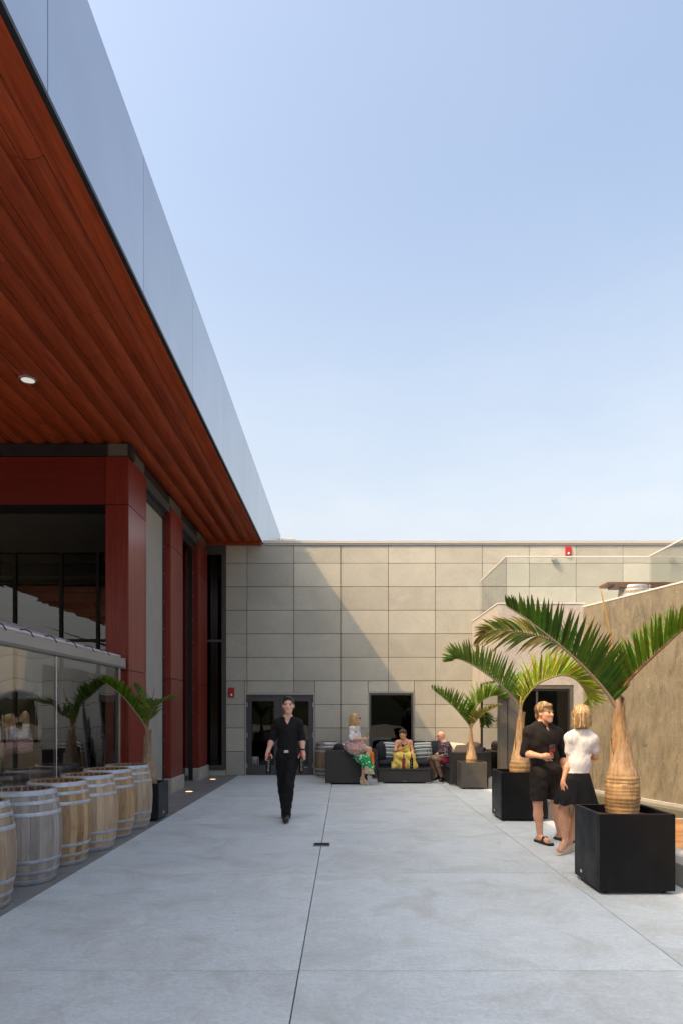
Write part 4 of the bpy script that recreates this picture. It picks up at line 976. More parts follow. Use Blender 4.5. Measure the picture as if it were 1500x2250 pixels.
# right sofa: end panel towards us, facing left
s3=empty('wicker_sofa',(2.305,14.93,0),label='dark wicker sofa on the right behind the grey planter',cat='sofa',group='dark wicker lounge furniture')
MB().cbox(0,.90,0,.16,.032,.735,.012).build('end_panel',M['wicker'],s3)
MB().cbox(.74,.90,.161,1.42,.032,.73,.012).build('back_panel',M['wicker'],s3)
MB().cbox(.0,.739,.161,1.42,.032,.33,.01).build('seat_base',M['wicker'],s3)
soft_box('seat_cushion',-.01,.735,.17,1.40,.332,.45,M['navy'],s3)
feet(s3,0,.9,0,1.42)
pillow('back_cushion',(.62,.55,.70),(R(-10),0,R(-86)),.66,.5,.24,M['umber'],parent=s3); pillow('back_cushion',(.64,1.1,.70),(R(-10),0,R(-92)),.6,.5,.24,M['umber'],parent=s3)
pillow('cushion',(2.305+.40,15.35,.70),(R(-50),R(4),R(-20)),.55,.45,.2,M['umber'],'brown grey cushion on the right sofa arm behind the palm trunk',group='loose cushions')
pillow('cushion',(2.305+.60,15.22,.72),(R(-40),R(10),R(-40)),.42,.36,.17,M['navy'],'dark navy cushion right of the small palm trunk',group='loose cushions')
pillow('cushion',(2.305+.24,15.72,.70),(R(-16),R(4),R(-28)),.46,.44,.16,M['cream'],'cream zigzag cushion behind the bald man',group='loose cushions')
# coffee table
ct=empty('wicker_table',(.75,15.4,0),label='low dark wicker coffee table with two bottles on it',cat='table',group='dark wicker lounge furniture')
MB().cbox(0,1.19,0,.65,.032,.30,.01).build('table_base',M['wicker'],ct)
MB().cbox(-.012,1.202,-.012,.662,.302,.337,.006).build('table_top',M['wicker'],ct)
MB().box(.02,1.17,.02,.63,.338,.342).build('glass_sheet',pmat('black_table_glass',(.01,.011,.012),rough=.06),ct)
feet(ct,0,1.19,0,.65)
MB().box(.57,.62,-.004,-.0005,.05,.062).build('maker_plate',M['steel'],ct)

# ------------------------------------------------------------------ bottles and glasses
def gmat(name,col,rough=.03,trans=1.0,ior=1.45):
    m,t,b=base_mat(name); b.inputs['Base Color'].default_value=(*col,1); b.inputs['Roughness'].default_value=rough; b.inputs['Transmission Weight'].default_value=trans; b.inputs['IOR'].default_value=ior; return m
M['clear']=thin_glass('clear_glass',(.93,.95,.95),.02,.0,None,1.0)
M['rose']=gmat('rose_wine',(.75,.10,.05),.02,.55,1.33); M['whitewine']=gmat('white_wine',(.85,.75,.25),.02,.6,1.33); M['redwine']=gmat('red_wine',(.35,.02,.03),.02,.5,1.33)
M['bottle_black']=pmat('black_bottle_glass',(.006,.006,.007),rough=.12); M['bottle_red']=pmat('red_bottle_glass',(.30,.012,.018),rough=.12)
M['foil_red']=pmat('red_foil',(.48,.012,.02),rough=.35); M['foil_grey']=pmat('grey_foil',(.3,.3,.3),rough=.35,metal=.6)
def bottle(loc,rot,body,foil,label,text=True):
    b=empty('wine_bottle',loc,label=label,cat='bottle',group='wine bottles'); b.rotation_euler=rot
    MB().lathe([(0,.004),(.030,0),(.038,.006),(.0385,.185),(.034,.205),(.018,.235),(.0145,.25),(.0145,.30),(0,.30)],20).build('bottle_body',body,b,40)
    MB().lathe([(.0153,.238),(.0153,.302),(.0165,.303),(.0165,.312),(.014,.315),(0,.315)],20).build('foil_capsule',foil,b,40)
    if text:
        for seq in ([(.012*math.cos(h),.055+.020*math.sin(h)) for h in [k*math.pi/6 for k in range(13)]],[(.014,.125),(.004,.13),(-.008,.122),(.004,.11),(.01,.10),(-.002,.088),(-.012,.084)],[(-.004,.135),(-.014,.142)]):
            q=[]
            for u,z in seq: a=-math.pi/2+u/.0385; q.append((.0392*math.cos(a),.0392*math.sin(a),z))
            MB().tube(q,.0014,5).build('label_script',M['print_white'],b,True)
        q=[(.0392*math.cos(-math.pi/2+u),.0392*math.sin(-math.pi/2+u),.165) for u in (-.5,-.25,0,.25,.5)]; MB().tube(q,.001,5).build('label_line',M['print_white'],b,True)
    return b
def glass(loc,rot,wine,label,fill=.45):
    g_=empty('wine_glass',loc,label=label,cat='wine glass',group='wine glasses in hands'); g_.rotation_euler=rot
    MB().lathe([(0,.003),(.032,.0),(.034,.002),(.02,.005),(.0045,.012),(.0036,.03),(.0036,.085),(.008,.095),(.028,.112),(.0385,.135),(.0395,.15),(.036,.18),(.031,.205)],20).build('glass_bowl',M['clear'],g_,True)
    zt=.10+fill*.09
    pr=[(0,.097),(.008,.0975),(.0275,.114),(.0375,.136)]; pr=[q for q in pr if q[1]<zt]+[(min(.0385,.0275+(zt-.114)*.5),zt),(0,zt)]
    MB().lathe(pr,20).build('wine',wine,g_,30)
    return g_
bottle((at(886,1700,15.62).x,15.62,.343),(0,0,.2),M['bottle_red'],M['foil_grey'],'red wine bottle standing on the left of the coffee table')
bottle((at(903,1700,15.58).x,15.58,.343),(0,0,-.2),M['bottle_black'],M['foil_red'],'black wine bottle with red neck standing on the coffee table')
# ------------------------------------------------------------------ people: signed-distance bodies meshed with surface nets
def V3(*a): return np.array(a,dtype=np.float64)
class SDF:
    def __init__(s, lo, hi, h):
        s.lo=np.array(lo,float); s.h=h; s.n=np.ceil((np.array(hi,float)-s.lo)/h).astype(int)+1
        s.f=np.full(tuple(s.n),.25,np.float32); s.rs=1.0
    def sub(s, lo, hi):
        a=np.clip(np.floor((np.array(lo)-s.lo)/s.h).astype(int),0,s.n-1); b=np.clip(np.ceil((np.array(hi)-s.lo)/s.h).astype(int)+1,1,s.n)
        sl=tuple(slice(x,y) for x,y in zip(a,b))
        g=np.meshgrid(*[s.lo[i]+s.h*np.arange(a[i],b[i]) for i in range(3)],indexing='ij'); return sl,g
    def put(s, d, sl, k):
        o=s.f[sl]
        if k>0:
            hh=np.clip(.5+.5*(o-d)/k,0,1); s.f[sl]=(o*(1-hh)+d*hh-k*hh*(1-hh)).astype(np.float32)
        else: s.f[sl]=np.minimum(o,d)
    def cone(s, a, b, ra, rb, k=.015, infl=0):
        a=np.array(a,float); b=np.array(b,float); ra+=infl; rb+=infl; m=max(ra,rb)+k*2+.02
        sl,(x,y,z)=s.sub(np.minimum(a,b)-m,np.maximum(a,b)+m); ba=b-a; L=max(ba@ba,1e-9)
        t=np.clip(((x-a[0])*ba[0]+(y-a[1])*ba[1]+(z-a[2])*ba[2])/L,0,1)
        d=np.sqrt((x-a[0]-ba[0]*t)**2+(y-a[1]-ba[1]*t)**2+(z-a[2]-ba[2]*t)**2)-(ra+(rb-ra)*t); s.put(d,sl,k)
    def ell(s, c, r, fr=None, k=.015, infl=0, cut=False):
        c=np.array(c,float); r=np.array(r,float)*s.rs+infl; fr=np.eye(3) if fr is None else fr; m=max(r)+k*2+.02
        sl,(x,y,z)=s.sub(c-m,c+m); p=[(x-c[0])*fr[i][0]+(y-c[1])*fr[i][1]+(z-c[2])*fr[i][2] for i in range(3)]
        k0=np.sqrt(sum((p[i]/r[i])**2 for i in range(3))); k1=np.sqrt(sum((p[i]/r[i]**2)**2 for i in range(3)))+1e-9
        d=k0*(k0-1)/k1
        if cut: s.f[sl]=np.maximum(s.f[sl],-d).astype(np.float32)
        else: s.put(d,sl,k)
    def grid(s): return np.meshgrid(*[s.lo[i]+s.h*np.arange(s.n[i]) for i in range(3)],indexing='ij',sparse=True)
    def mesh(s):
        f=s.f; f[0]=f[-1]=.1; f[:,0]=f[:,-1]=.1; f[:,:,0]=f[:,:,-1]=.1
        sg=f<0; nx,ny,nz=f.shape
        cs=[(i,j,k) for i in (0,1) for j in (0,1) for k in (0,1)]
        cnt=sum(sg[i:nx-1+i,j:ny-1+j,k:nz-1+k].astype(np.int8) for i,j,k in cs)
        act=(cnt>0)&(cnt<8); idx=np.argwhere(act); ids=np.full(act.shape,-1,np.int64); ids[act]=np.arange(len(idx))
        P=np.zeros((len(idx),3)); C=np.zeros(len(idx))
        val={c:f[idx[:,0]+c[0],idx[:,1]+c[1],idx[:,2]+c[2]] for c in cs}
        for c in cs:
            for ax in range(3):
                if c[ax]: continue
                e=list(c); e[ax]=1; e=tuple(e); a,b=val[c],val[e]; m=(a<0)!=(b<0); t=np.where(m,a/np.where(np.abs(a-b)<1e-9,1,a-b),0)
                q=np.tile(np.array(c,float),(len(idx),1)); q[:,ax]+=t; P+=q*m[:,None]; C+=m
        P=s.lo+s.h*(idx+P/C[:,None]); F=[]
        for ax in range(3):
            u,v=[(1,2),(2,0),(0,1)][ax]
            A=[slice(None)]*3; B_=[slice(None)]*3; A[ax]=slice(0,-1); B_[ax]=slice(1,None)
            ed=np.argwhere(sg[tuple(A)]!=sg[tuple(B_)]); ed=ed[(ed[:,u]>0)&(ed[:,v]>0)&(ed[:,u]<f.shape[u]-1)&(ed[:,v]<f.shape[v]-1)]
            ins=sg[ed[:,0],ed[:,1],ed[:,2]]
            def cell(du,dv):
                q=ed.copy(); q[:,u]-=du; q[:,v]-=dv; return ids[q[:,0],q[:,1],q[:,2]]
            q=np.stack([cell(1,1),cell(0,1),cell(0,0),cell(1,0)],1); q[~ins]=q[~ins][:,::-1]; F.append(q)
        return P,np.concatenate(F)
def np_mesh(name,P,F,mat,cols=None):
    me=bpy.data.meshes.new(name); me.vertices.add(len(P)); me.vertices.foreach_set('co',P.astype(np.float32).ravel())
    me.loops.add(F.size); me.loops.foreach_set('vertex_index',F.astype(np.int32).ravel())
    me.polygons.add(len(F)); me.polygons.foreach_set('loop_start',np.arange(0,F.size,4,dtype=np.int32)); me.polygons.foreach_set('loop_total',np.full(len(F),4,np.int32))
    me.update(calc_edges=True); me.polygons.foreach_set('use_smooth',[True]*len(F))
    if cols is not None:
        a=me.color_attributes.new('col','FLOAT_COLOR','POINT'); a.data.foreach_set('color',np.concatenate([cols,np.ones((len(cols),1))],1).astype(np.float32).ravel())
    me.materials.append(mat); return me
def nrm(v): v=np.array(v,float); return v/np.linalg.norm(v)
def frame(up, right):
    up=nrm(up); right=np.array(right,float); right=nrm(right-up*(right@up)); return np.array([right,np.cross(up,right),up])   # x=right, y=up x right (forward when right is the body's right), z=up
def rotz(a): c,s=math.cos(a),math.sin(a); return np.array([[c,s,0],[-s,c,0],[0,0,1.]])
def headframe(yaw,pitch=0,roll=0):
    """rows: side, forward, up. yaw 0 faces the camera (-Y); positive yaw turns to image right"""
    f=V3(math.sin(yaw)*math.cos(pitch),-math.cos(yaw)*math.cos(pitch),math.sin(pitch)); u=V3(0,0,1)-f*f[2]; u=nrm(u)
    sd=np.cross(f,u); u=u*math.cos(roll)+sd*math.sin(roll); sd=np.cross(f,u); return np.array([sd,f,u])
class Person:
    def __init__(s, name_label, base, J, head, yaw=0, pitch=0, roll=0, fem=False, skin=(.52,.29,.19), h=.0065, sc=1.0, hscale=1.0, girth=1.0):
        s.J={k:np.array(v,float) for k,v in J.items()}; s.base=base; s.fem=fem; s.skin=np.array(skin); s.h=h; s.sc=sc; s.g=girth
        s.H=np.array(head,float); s.HF=headframe(yaw,pitch,roll); s.hs=hscale
        s.root=empty('person',base,label=name_label,cat='person')
        al=np.array(list(s.J.values())+[s.H]); s.lo=al.min(0)-.24; s.hi=al.max(0)+.26; s.lo[2]=max(s.lo[2],-.05)
    def hp(s,p): return s.H+(np.array(p,float)*s.hs)@s.HF
    def new(s,h=None,lo=None,hi=None): return SDF(s.lo if lo is None else lo,s.hi if hi is None else hi,h or s.h)
    # -- body pieces, reused inflated for clothes
    def torso(s,S,i=0,k=.05):
        J=s.J; sh=J['sr']-J['sl']; up=J['chest']-J['pelvis']; fr=frame(up,sh); w_=np.linalg.norm(sh)/2; g=s.g
        fd=np.cross(sh,up); fd=nrm(fd)   # forward
        if fd@s.fwd<0: fd=-fd
        c=J['chest']; p=J['pelvis']; m=(c+p)/2
        if s.fem:
            S.ell(c+fr[2]*-.01,(w_*.80,.088*g,.145),fr,k,i); S.ell(m,(.118*g,.085*g,.12),fr,k,i); S.ell(p+fr[2]*.0,(.158*g,.112*g,.12),fr,k,i)
            for q in (-1,1): S.ell(c+fr[0]*q*.07+fd*.07-fr[2]*.045,(.058*g,.05*g,.055),fr,.03,i)
        else:
            S.ell(c,(w_*.84*g**.5,.112*g,.175),fr,k,i); S.ell(m,(.142*g,.10*g,.15),fr,k,i); S.ell(p,(.155*g,.11*g,.12),fr,k,i)
        nk=J['neck']; S.cone(J['sl']*.8+J['sr']*.2-V3(0,0,.035),J['sr']*.8+J['sl']*.2-V3(0,0,.035),*((.054,)*2 if s.fem else (.080,)*2),.06,i)
        S.cone(J['sl']*.92+c*.08,nk,.052,.055,.04,i); S.cone(J['sr']*.92+c*.08,nk,.052,.055,.04,i)
    def arm(s,S,q,i=0,upto=1.0,k=.02):
        J=s.J; a,e,w_=J['s'+q],J['e'+q],J['w'+q]; f=.80 if s.fem else 1.0
        f*=s.sc; S.ell(a,(.052*f,.052*f,.056*f),None,.06,i)
        if upto<=.5: S.cone(a,a+(e-a)*upto*2,.052*f,.047*f,.025,i); return
        S.cone(a,e,.052*f,.040*f,.02,i); S.cone(e,e+(w_-e)*.35,.040*f,.043*f,.02,i); S.cone(e+(w_-e)*.35,w_,.042*f,.027*f,.02,i)
    def leg(s,S,q,i=0,t0=0,t1=2.0,k=.025):
        J=s.J; a,b,c=J['h'+q],J['k'+q],J['a'+q]; f=(.95 if s.fem else 1.0)*s.sc
        S.cone(a,a+(b-a)*min(t1,1),.085*f,(.085+(.057-.085)*min(t1,1))*f,.03,i)
        if t1>1:
            u=t1-1; S.cone(b,b+(c-b)*min(u,.35),.056*f,.056*f,.02,i)
            if u>.35: S.cone(b+(c-b)*.35,b+(c-b)*u,.053*f,(.053+(.036-.053)*(u-.35)/.65)*f,.02,i)
            back=np.cross(b-a,c-b)
            S.ell(b+(c-b)*.32-s.kfwd(q)*.018,(.046*f,.046*f,.11),None,.03,i)
    def kfwd(s,q):
        J=s.J; d=nrm(J['a'+q]-J['k'+q]); f=J['t'+q]-J['a'+q]; f=f-d*(f@d); return nrm(f)
    def foot(s,S,q,i=0):
        J=s.J; a,t=J['a'+q],J['t'+q]; heel=a-nrm(t-a)*.05+V3(0,0,-.045)
        S.cone(a,t*.55+a*.45+V3(0,0,-.012),.036,.032,.02,i); S.cone(heel,t,.032,.026,.02,i); S.cone(t*.6+a*.4,t,.036,.030,.02,i)
    def hand(s,S,q,dirv,nv,curl=.5,spread=.012,thumb=.6,sz=1.0,lens=(.085,.095,.09,.07)):
        """dirv: fingers, nv: palm side"""
        w_=s.J['w'+q]; d=nrm(dirv); n=np.array(nv,float); n=nrm(n-d*(n@d)); sd=np.cross(d,n); f=(.9 if s.fem else 1.0)*sz
        th=sd*(1 if q=='l' else -1)*s.thumbside.get(q,1)
        pc=w_+d*.05*f; S.ell(pc,np.array((.040,.016,.052))*f,np.array([sd,n,d]),.012)
        S.cone(w_,pc,.026*f,.028*f,.02)
        for j in range(4):
            off=th*(.027-.018*j)*f; b=w_+d*.088*f+off; L=lens[j]*f; r=.0086*f; a=0; p=b
            for sgm,fr_ in enumerate((.45,.32,.25)):
                a+=curl*(.9 if sgm==0 else 1.1); dd=d*math.cos(a)+n*math.sin(a); p2=p+dd*L*fr_+th*spread*(1.2-.8*j)*.15; S.cone(p,p2,r,r*.92,.004); p=p2; r*=.94
        b=w_+d*.03*f+th*.030*f; p1=b+(d*.6+th*.75+n*.35*thumb)*.034*f; p2=p1+(d*.85+th*.1+n*.9*thumb)*.030*f; p3=p2+(d*.9-th*.15+n*.7*thumb)*.024*f
        S.cone(b,p1,.014*f,.011*f,.008); S.cone(p1,p2,.011*f,.0095*f,.004); S.cone(p2,p3,.0095*f,.008*f,.004)
    thumbside={}
    def headsdf(s,S,jaw=1.0):
        E=lambda c,r,k=.02: S.ell(s.hp(c),np.array(r)*s.hs,s.HF,k)
        E((0,-.018,.030),(.0745,.093,.087)); E((0,.022,-.022),(.063*jaw,.070,.082),.03); E((0,.035,-.062),(.05*jaw,.052,.045),.03)
        E((0,.068,-.096),(.026*jaw,.022,.018),.03)
        for q in (-1,1): E((q*.034,.062,-.022),(.026,.022,.022),.025); E((q*.030,.078,.026),(.026,.012,.008),.015); E((q*.076,-.008,-.012),(.009,.020,.031),.006); 
        for q in (-1,1): S.ell(s.hp((q*.031,.104,.006)),np.array((.017,.016,.011))*s.hs,s.HF,0,0,True)
        for q in (-1,1): E((q*.031,.077,.006),(.0135,.0135,.0125),.003)
        S.cone(s.hp((0,.085,.012)),s.hp((0,.104,-.026)),.008*s.hs,.0125*s.hs,.012); 
        for q in (-1,1): S.ell(s.hp((q*.010,.094,-.030)),np.array((.010,.010,.008))*s.hs,s.HF,.006)
        E((0,.083,-.056),(.024,.012,.0065),.006); E((0,.082,-.068),(.021,.012,.0065),.006)
        S.cone(s.hp((0,-.022,-.06)),s.J['neck'],.053*(.86 if s.fem else 1),.058*(.86 if s.fem else 1),.03)
    def face(s,P,C,brow=(.12,.075,.05),lip=None,smile=True,beard=None):
        q=(P-s.H)@s.HF.T/s.hs; x,y,z=q[:,0],q[:,1],q[:,2]; ax=np.abs(x); fr=y>.045
        blush=np.exp(-(((ax-.042)/.02)**2+((z+.03)/.018)**2))*fr; C[:]=C*(1-blush[:,None]*.25*np.array([0,.6,.5]))
        m=fr&(((ax-.031)/.016)**2+((z-.006)/.0085)**2<1); C[m]=s.skin*.75
        m=fr&(((ax-.031)/.0095)**2+((z-.006)/.0075)**2<1); C[m]=(.03,.022,.018)
        m=fr&(np.abs(ax-.031)<.016)&(z>.011)&(z<.0155); C[m]=s.skin*.4
        m=fr&(np.abs(ax-.033)<.021)&(np.abs(z-.030-(.033-ax)*.12)<.0055); C[m]=brow
        lc=np.array(lip if lip is not None else s.skin*np.array([.85,.55,.55])); zc=-.062+ (ax/.03)**2*.010*(1 if smile else 0)
        m=fr&(ax<.029)&(np.abs(z-zc)<.0125*(1-(ax/.034)**2)+.001); C[m]=lc
        if smile:
            m=fr&(ax<.021)&(np.abs(z-zc)<.0062); C[m]=(.66,.56,.50)
        if beard is not None:
            m=fr&(z<-.078)&(y>.04); C[m]=beard
        return C
    def body(s,parts,face={},name='body',extra=None,jaw=1.0):
        S=s.new(); parts(S); s.headsdf(S,jaw); P,F=S.mesh(); C=np.tile(s.skin,(len(P),1)); s.face(P,C,**face)
        if extra: extra(P,C)
        return link(name,np_mesh(name,P,F,M['skin'],C),None,s.root)
    def crop(s,S):
        m=S.f<.03; r=[]
        for ax in range(3):
            k=np.where(m.any(axis=tuple(q for q in range(3) if q!=ax)))[0]; r.append((max(k[0]-3,0),min(k[-1]+4,S.n[ax])))
        S.f=np.ascontiguousarray(S.f[tuple(slice(a,b) for a,b in r)]); S.lo=S.lo+S.h*np.array([a for a,_ in r]); S.n=np.array(S.f.shape)
    def wear(s,name,fn,mat,cut=None,wr=0,h=None,col=None,freq=(38,22,30)):
        S=s.new(h); fn(S); s.crop(S); x,y,z=S.grid()
        if wr: S.f=S.f+(wr*(np.sin(x*freq[0]+2.1*np.sin(z*14))*np.sin(z*freq[2]+3*np.sin(x*9+y*7))+.6*np.sin(z*freq[2]*1.9+x*24+y*freq[1]))).astype(np.float32)
        if cut is not None: S.f=np.maximum(S.f,cut(x,y,z)).astype(np.float32)
        P,F=S.mesh(); C=None if col is None else col(P)
        return link(name,np_mesh(name,P,F,mat,C),None,s.root)
    def hair(s,name,fn,mat,cut=None,strand=.0035,h=None):
        S=s.new(h or .006); S.rs=s.hs; fn(S); s.crop(S); x,y,z=S.grid()
        q=[(x-s.H[0])*s.HF[i][0]+(y-s.H[1])*s.HF[i][1]+(z-s.H[2])*s.HF[i][2] for i in range(3)]; q=[a/s.hs for a in q]
        if cut is not None: S.f=np.maximum(S.f,cut(*q)*s.hs).astype(np.float32)
        if strand:
            an=np.arctan2(q[0],q[1]+.01); S.f=S.f+(strand*np.sin(an*46+5*np.sin(q[2]*22))+strand*.7*np.sin(an*21+q[2]*30)).astype(np.float32)
        P,F=S.mesh(); return link(name,np_mesh(name,P,F,mat),None,s.root)
def mat_skin():
    m,t,b=base_mat('skin'); a=N(t,'ShaderNodeAttribute',attribute_name='col')
    c=mixc(t,1,a.outputs['Color'],ramp(t,noise(t,coords(t,(1,1,1),False),24,4),[(.3,(.9,.86,.84)),(.7,(1.06,1.04,1.03))]),'MULTIPLY')
    t.links.new(c,b.inputs['Base Color']); b.inputs['Roughness'].default_value=.48; b.inputs['Subsurface Weight'].default_value=.12; b.inputs['Subsurface Radius'].default_value=(.02,.008,.004); b.inputs['Subsurface Scale'].default_value=.4
    return m
M['skin']=mat_skin()
def mat_hair(name,c1,c2): return pmat(name,c1,c2,scale=7,rough=.45,stretch=(9,9,1.1),bmp=.5,bscale=14,bdist=.01,lo=.3,hi=.7,rand=False)
M['hair_dark']=mat_hair('dark_brown_hair',(.05,.028,.017),(.018,.011,.007)); M['hair_blond']=mat_hair('long_blond_hair',(.58,.40,.17),(.30,.19,.075)); M['hair_ash']=mat_hair('streaked_blond_hair',(.60,.42,.20),(.24,.15,.07)); M['hair_sandy']=mat_hair('sandy_hair',(.36,.22,.10),(.17,.10,.05))
def cloth(name,c1,c2,rough=.85,b=.25):
    m,t,bs=base_mat(name); v=coords(t,(1,1,1),False); c=ramp(t,noise(t,v,9,5),[(.3,c2),(.7,c1)]); t.links.new(c,bs.inputs['Base Color']); bs.inputs['Roughness'].default_value=rough; bs.inputs['Specular IOR Level'].default_value=.25
    p=bump(t,bs,noise(t,coords(t,(1.6,1.6,.7),False),6,2,.45,2.6),.45,.03); bump(t,bs,noise(t,v,260,2),.2,.002,p); return m
M['black_cloth']=cloth('black_cotton',(.012,.012,.014),(.008,.008,.0095)); M['black_trouser']=cloth('black_trouser_cloth',(.009,.009,.011),(.006,.006,.0075)); M['polo_warm']=cloth('warm_black_knit',(.022,.018,.016),(.014,.0115,.0105))
M['white_cloth']=cloth('white_cotton',(.72,.72,.73),(.62,.62,.64)); M['shoe_black']=pmat('black_leather',(.012,.011,.011),rough=.4); M['red_cloth']=cloth('coral_red_shorts',(.45,.045,.07),(.34,.03,.05)); M['yellow_cloth']=cloth('yellow_cotton',(.72,.58,.16),(.60,.46,.10))
M['cork']=pmat('wedge_cork',(.55,.49,.38),(.44,.38,.28),scale=60,rough=.85); M['strap']=pmat('beige_strap',(.52,.40,.29),(.44,.33,.24),rough=.6)
def mat_print(name, stops, scale, bg=None):
    m,t,b=base_mat(name); v=N(t,'ShaderNodeTexVoronoi',i_Scale=scale); t.links.new(coords(t,(1,1,1),False),v.inputs['Vector'])
    sp=N(t,'ShaderNodeSeparateColor'); t.links.new(v.outputs['Color'],sp.inputs[0]); r=N(t,'ShaderNodeValToRGB'); r.color_ramp.interpolation='CONSTANT'; e=r.color_ramp.elements
    while len(e)<len(stops): e.new(.5)
    for q,(p,c) in zip(e,stops): q.position=p; q.color=(*c,1)
    t.links.new(sp.outputs[0],r.inputs[0]); c=r.outputs[0]
    if bg:
        k=ramp(t,v.outputs['Distance'],[(bg[1],0),(bg[1]+.04,1)]); c=mixc(t,k,c,bg[0])
    t.links.new(c,b.inputs['Base Color']); b.inputs['Roughness'].default_value=.8; return m
M['floral']=mat_print('dark_floral_cotton',[(0,(.55,.30,.27)),(.3,(.10,.11,.25)),(.5,(.62,.36,.30)),(.75,(.05,.05,.10))],46,((.03,.026,.055),.40))
M['skirt_top']=mat_print('pink_floral_print',[(0,(.50,.10,.32)),(.2,(.62,.42,.38)),(.38,(.30,.12,.34)),(.55,(.55,.35,.14)),(.72,(.20,.32,.20)),(.86,(.60,.16,.18))],34,((.52,.38,.33),.5))
M['skirt_low']=mat_print('green_white_print',[(0,(.66,.78,.72)),(.42,(.02,.36,.10)),(.62,(.55,.72,.62)),(.78,(.015,.30,.08))],15,((.015,.33,.09),.36))
M['orange_cloth']=cloth('orange_lining',(.70,.22,.03),(.6,.17,.02)); M['silver']=M['steel']; M['gold']=pmat('tinted_lens',(.02,.018,.018),rough=.15)

def strands(p, name, mat, n, top, R_, down, seed, arc=(-math.pi,math.pi), jit=.012, wd=.0045, drift=.0):
    """loose locks lying over the hair shell; arc is the angle round the head, 0 = face"""
    rng=random.Random(seed); mb=MB()
    for _ in range(n):
        th=rng.uniform(*arc); en=down*rng.uniform(.75,1.08); lift=1+rng.uniform(.0,.06); a=[]
        for j in range(8):
            f=.12+.88*j/7; ph=f*math.pi*.62
            r=math.sin(min(ph,math.pi/2)); z=math.cos(ph)
            q=V3(R_[0]*lift*r*math.sin(th)+rng.uniform(-1,1)*jit*f*.5, -.022+R_[1]*lift*r*math.cos(th)+rng.uniform(-1,1)*jit*f*.5, top+R_[2]*lift*z if ph<math.pi/2 else top+R_[2]*z*lift-(f-.8)*en*4.2*0)
            if ph>=math.pi/2: u=(ph-math.pi/2)/(math.pi*.12); q[2]=top-u*en; q[0]*=1-drift*u; q[1]*=1-drift*u
            a.append(q)
        w_=wd*rng.uniform(.6,1.3)
        base=len(mb.v)
        for j,q in enumerate(a):
            t_=V3(math.cos(th),-math.sin(th),0)*w_*(1-.6*(j/7)**3)
            mb.v.append(tuple(p.hp(q-t_))); mb.v.append(tuple(p.hp(q+t_)))
        for j in range(7): mb.f.append((base+2*j,base+2*j+1,base+2*j+3,base+2*j+2))
    return mb.build(name,mat,p.root,True,fix=False)
M['lock_pale']=pmat('pale_blond_lock',(.70,.52,.27),(.52,.36,.16),rough=.45); M['lock_mid']=pmat('dark_blond_lock',(.26,.16,.075),(.20,.12,.055),rough=.45); M['lock_brown']=pmat('brown_lock',(.05,.03,.018),(.03,.018,.011),rough=.45)
def px2l(base,px,py,dy=0):
    p=at(px,py,base[1]+dy); return (p.x-base[0],dy,p.z-base[2])

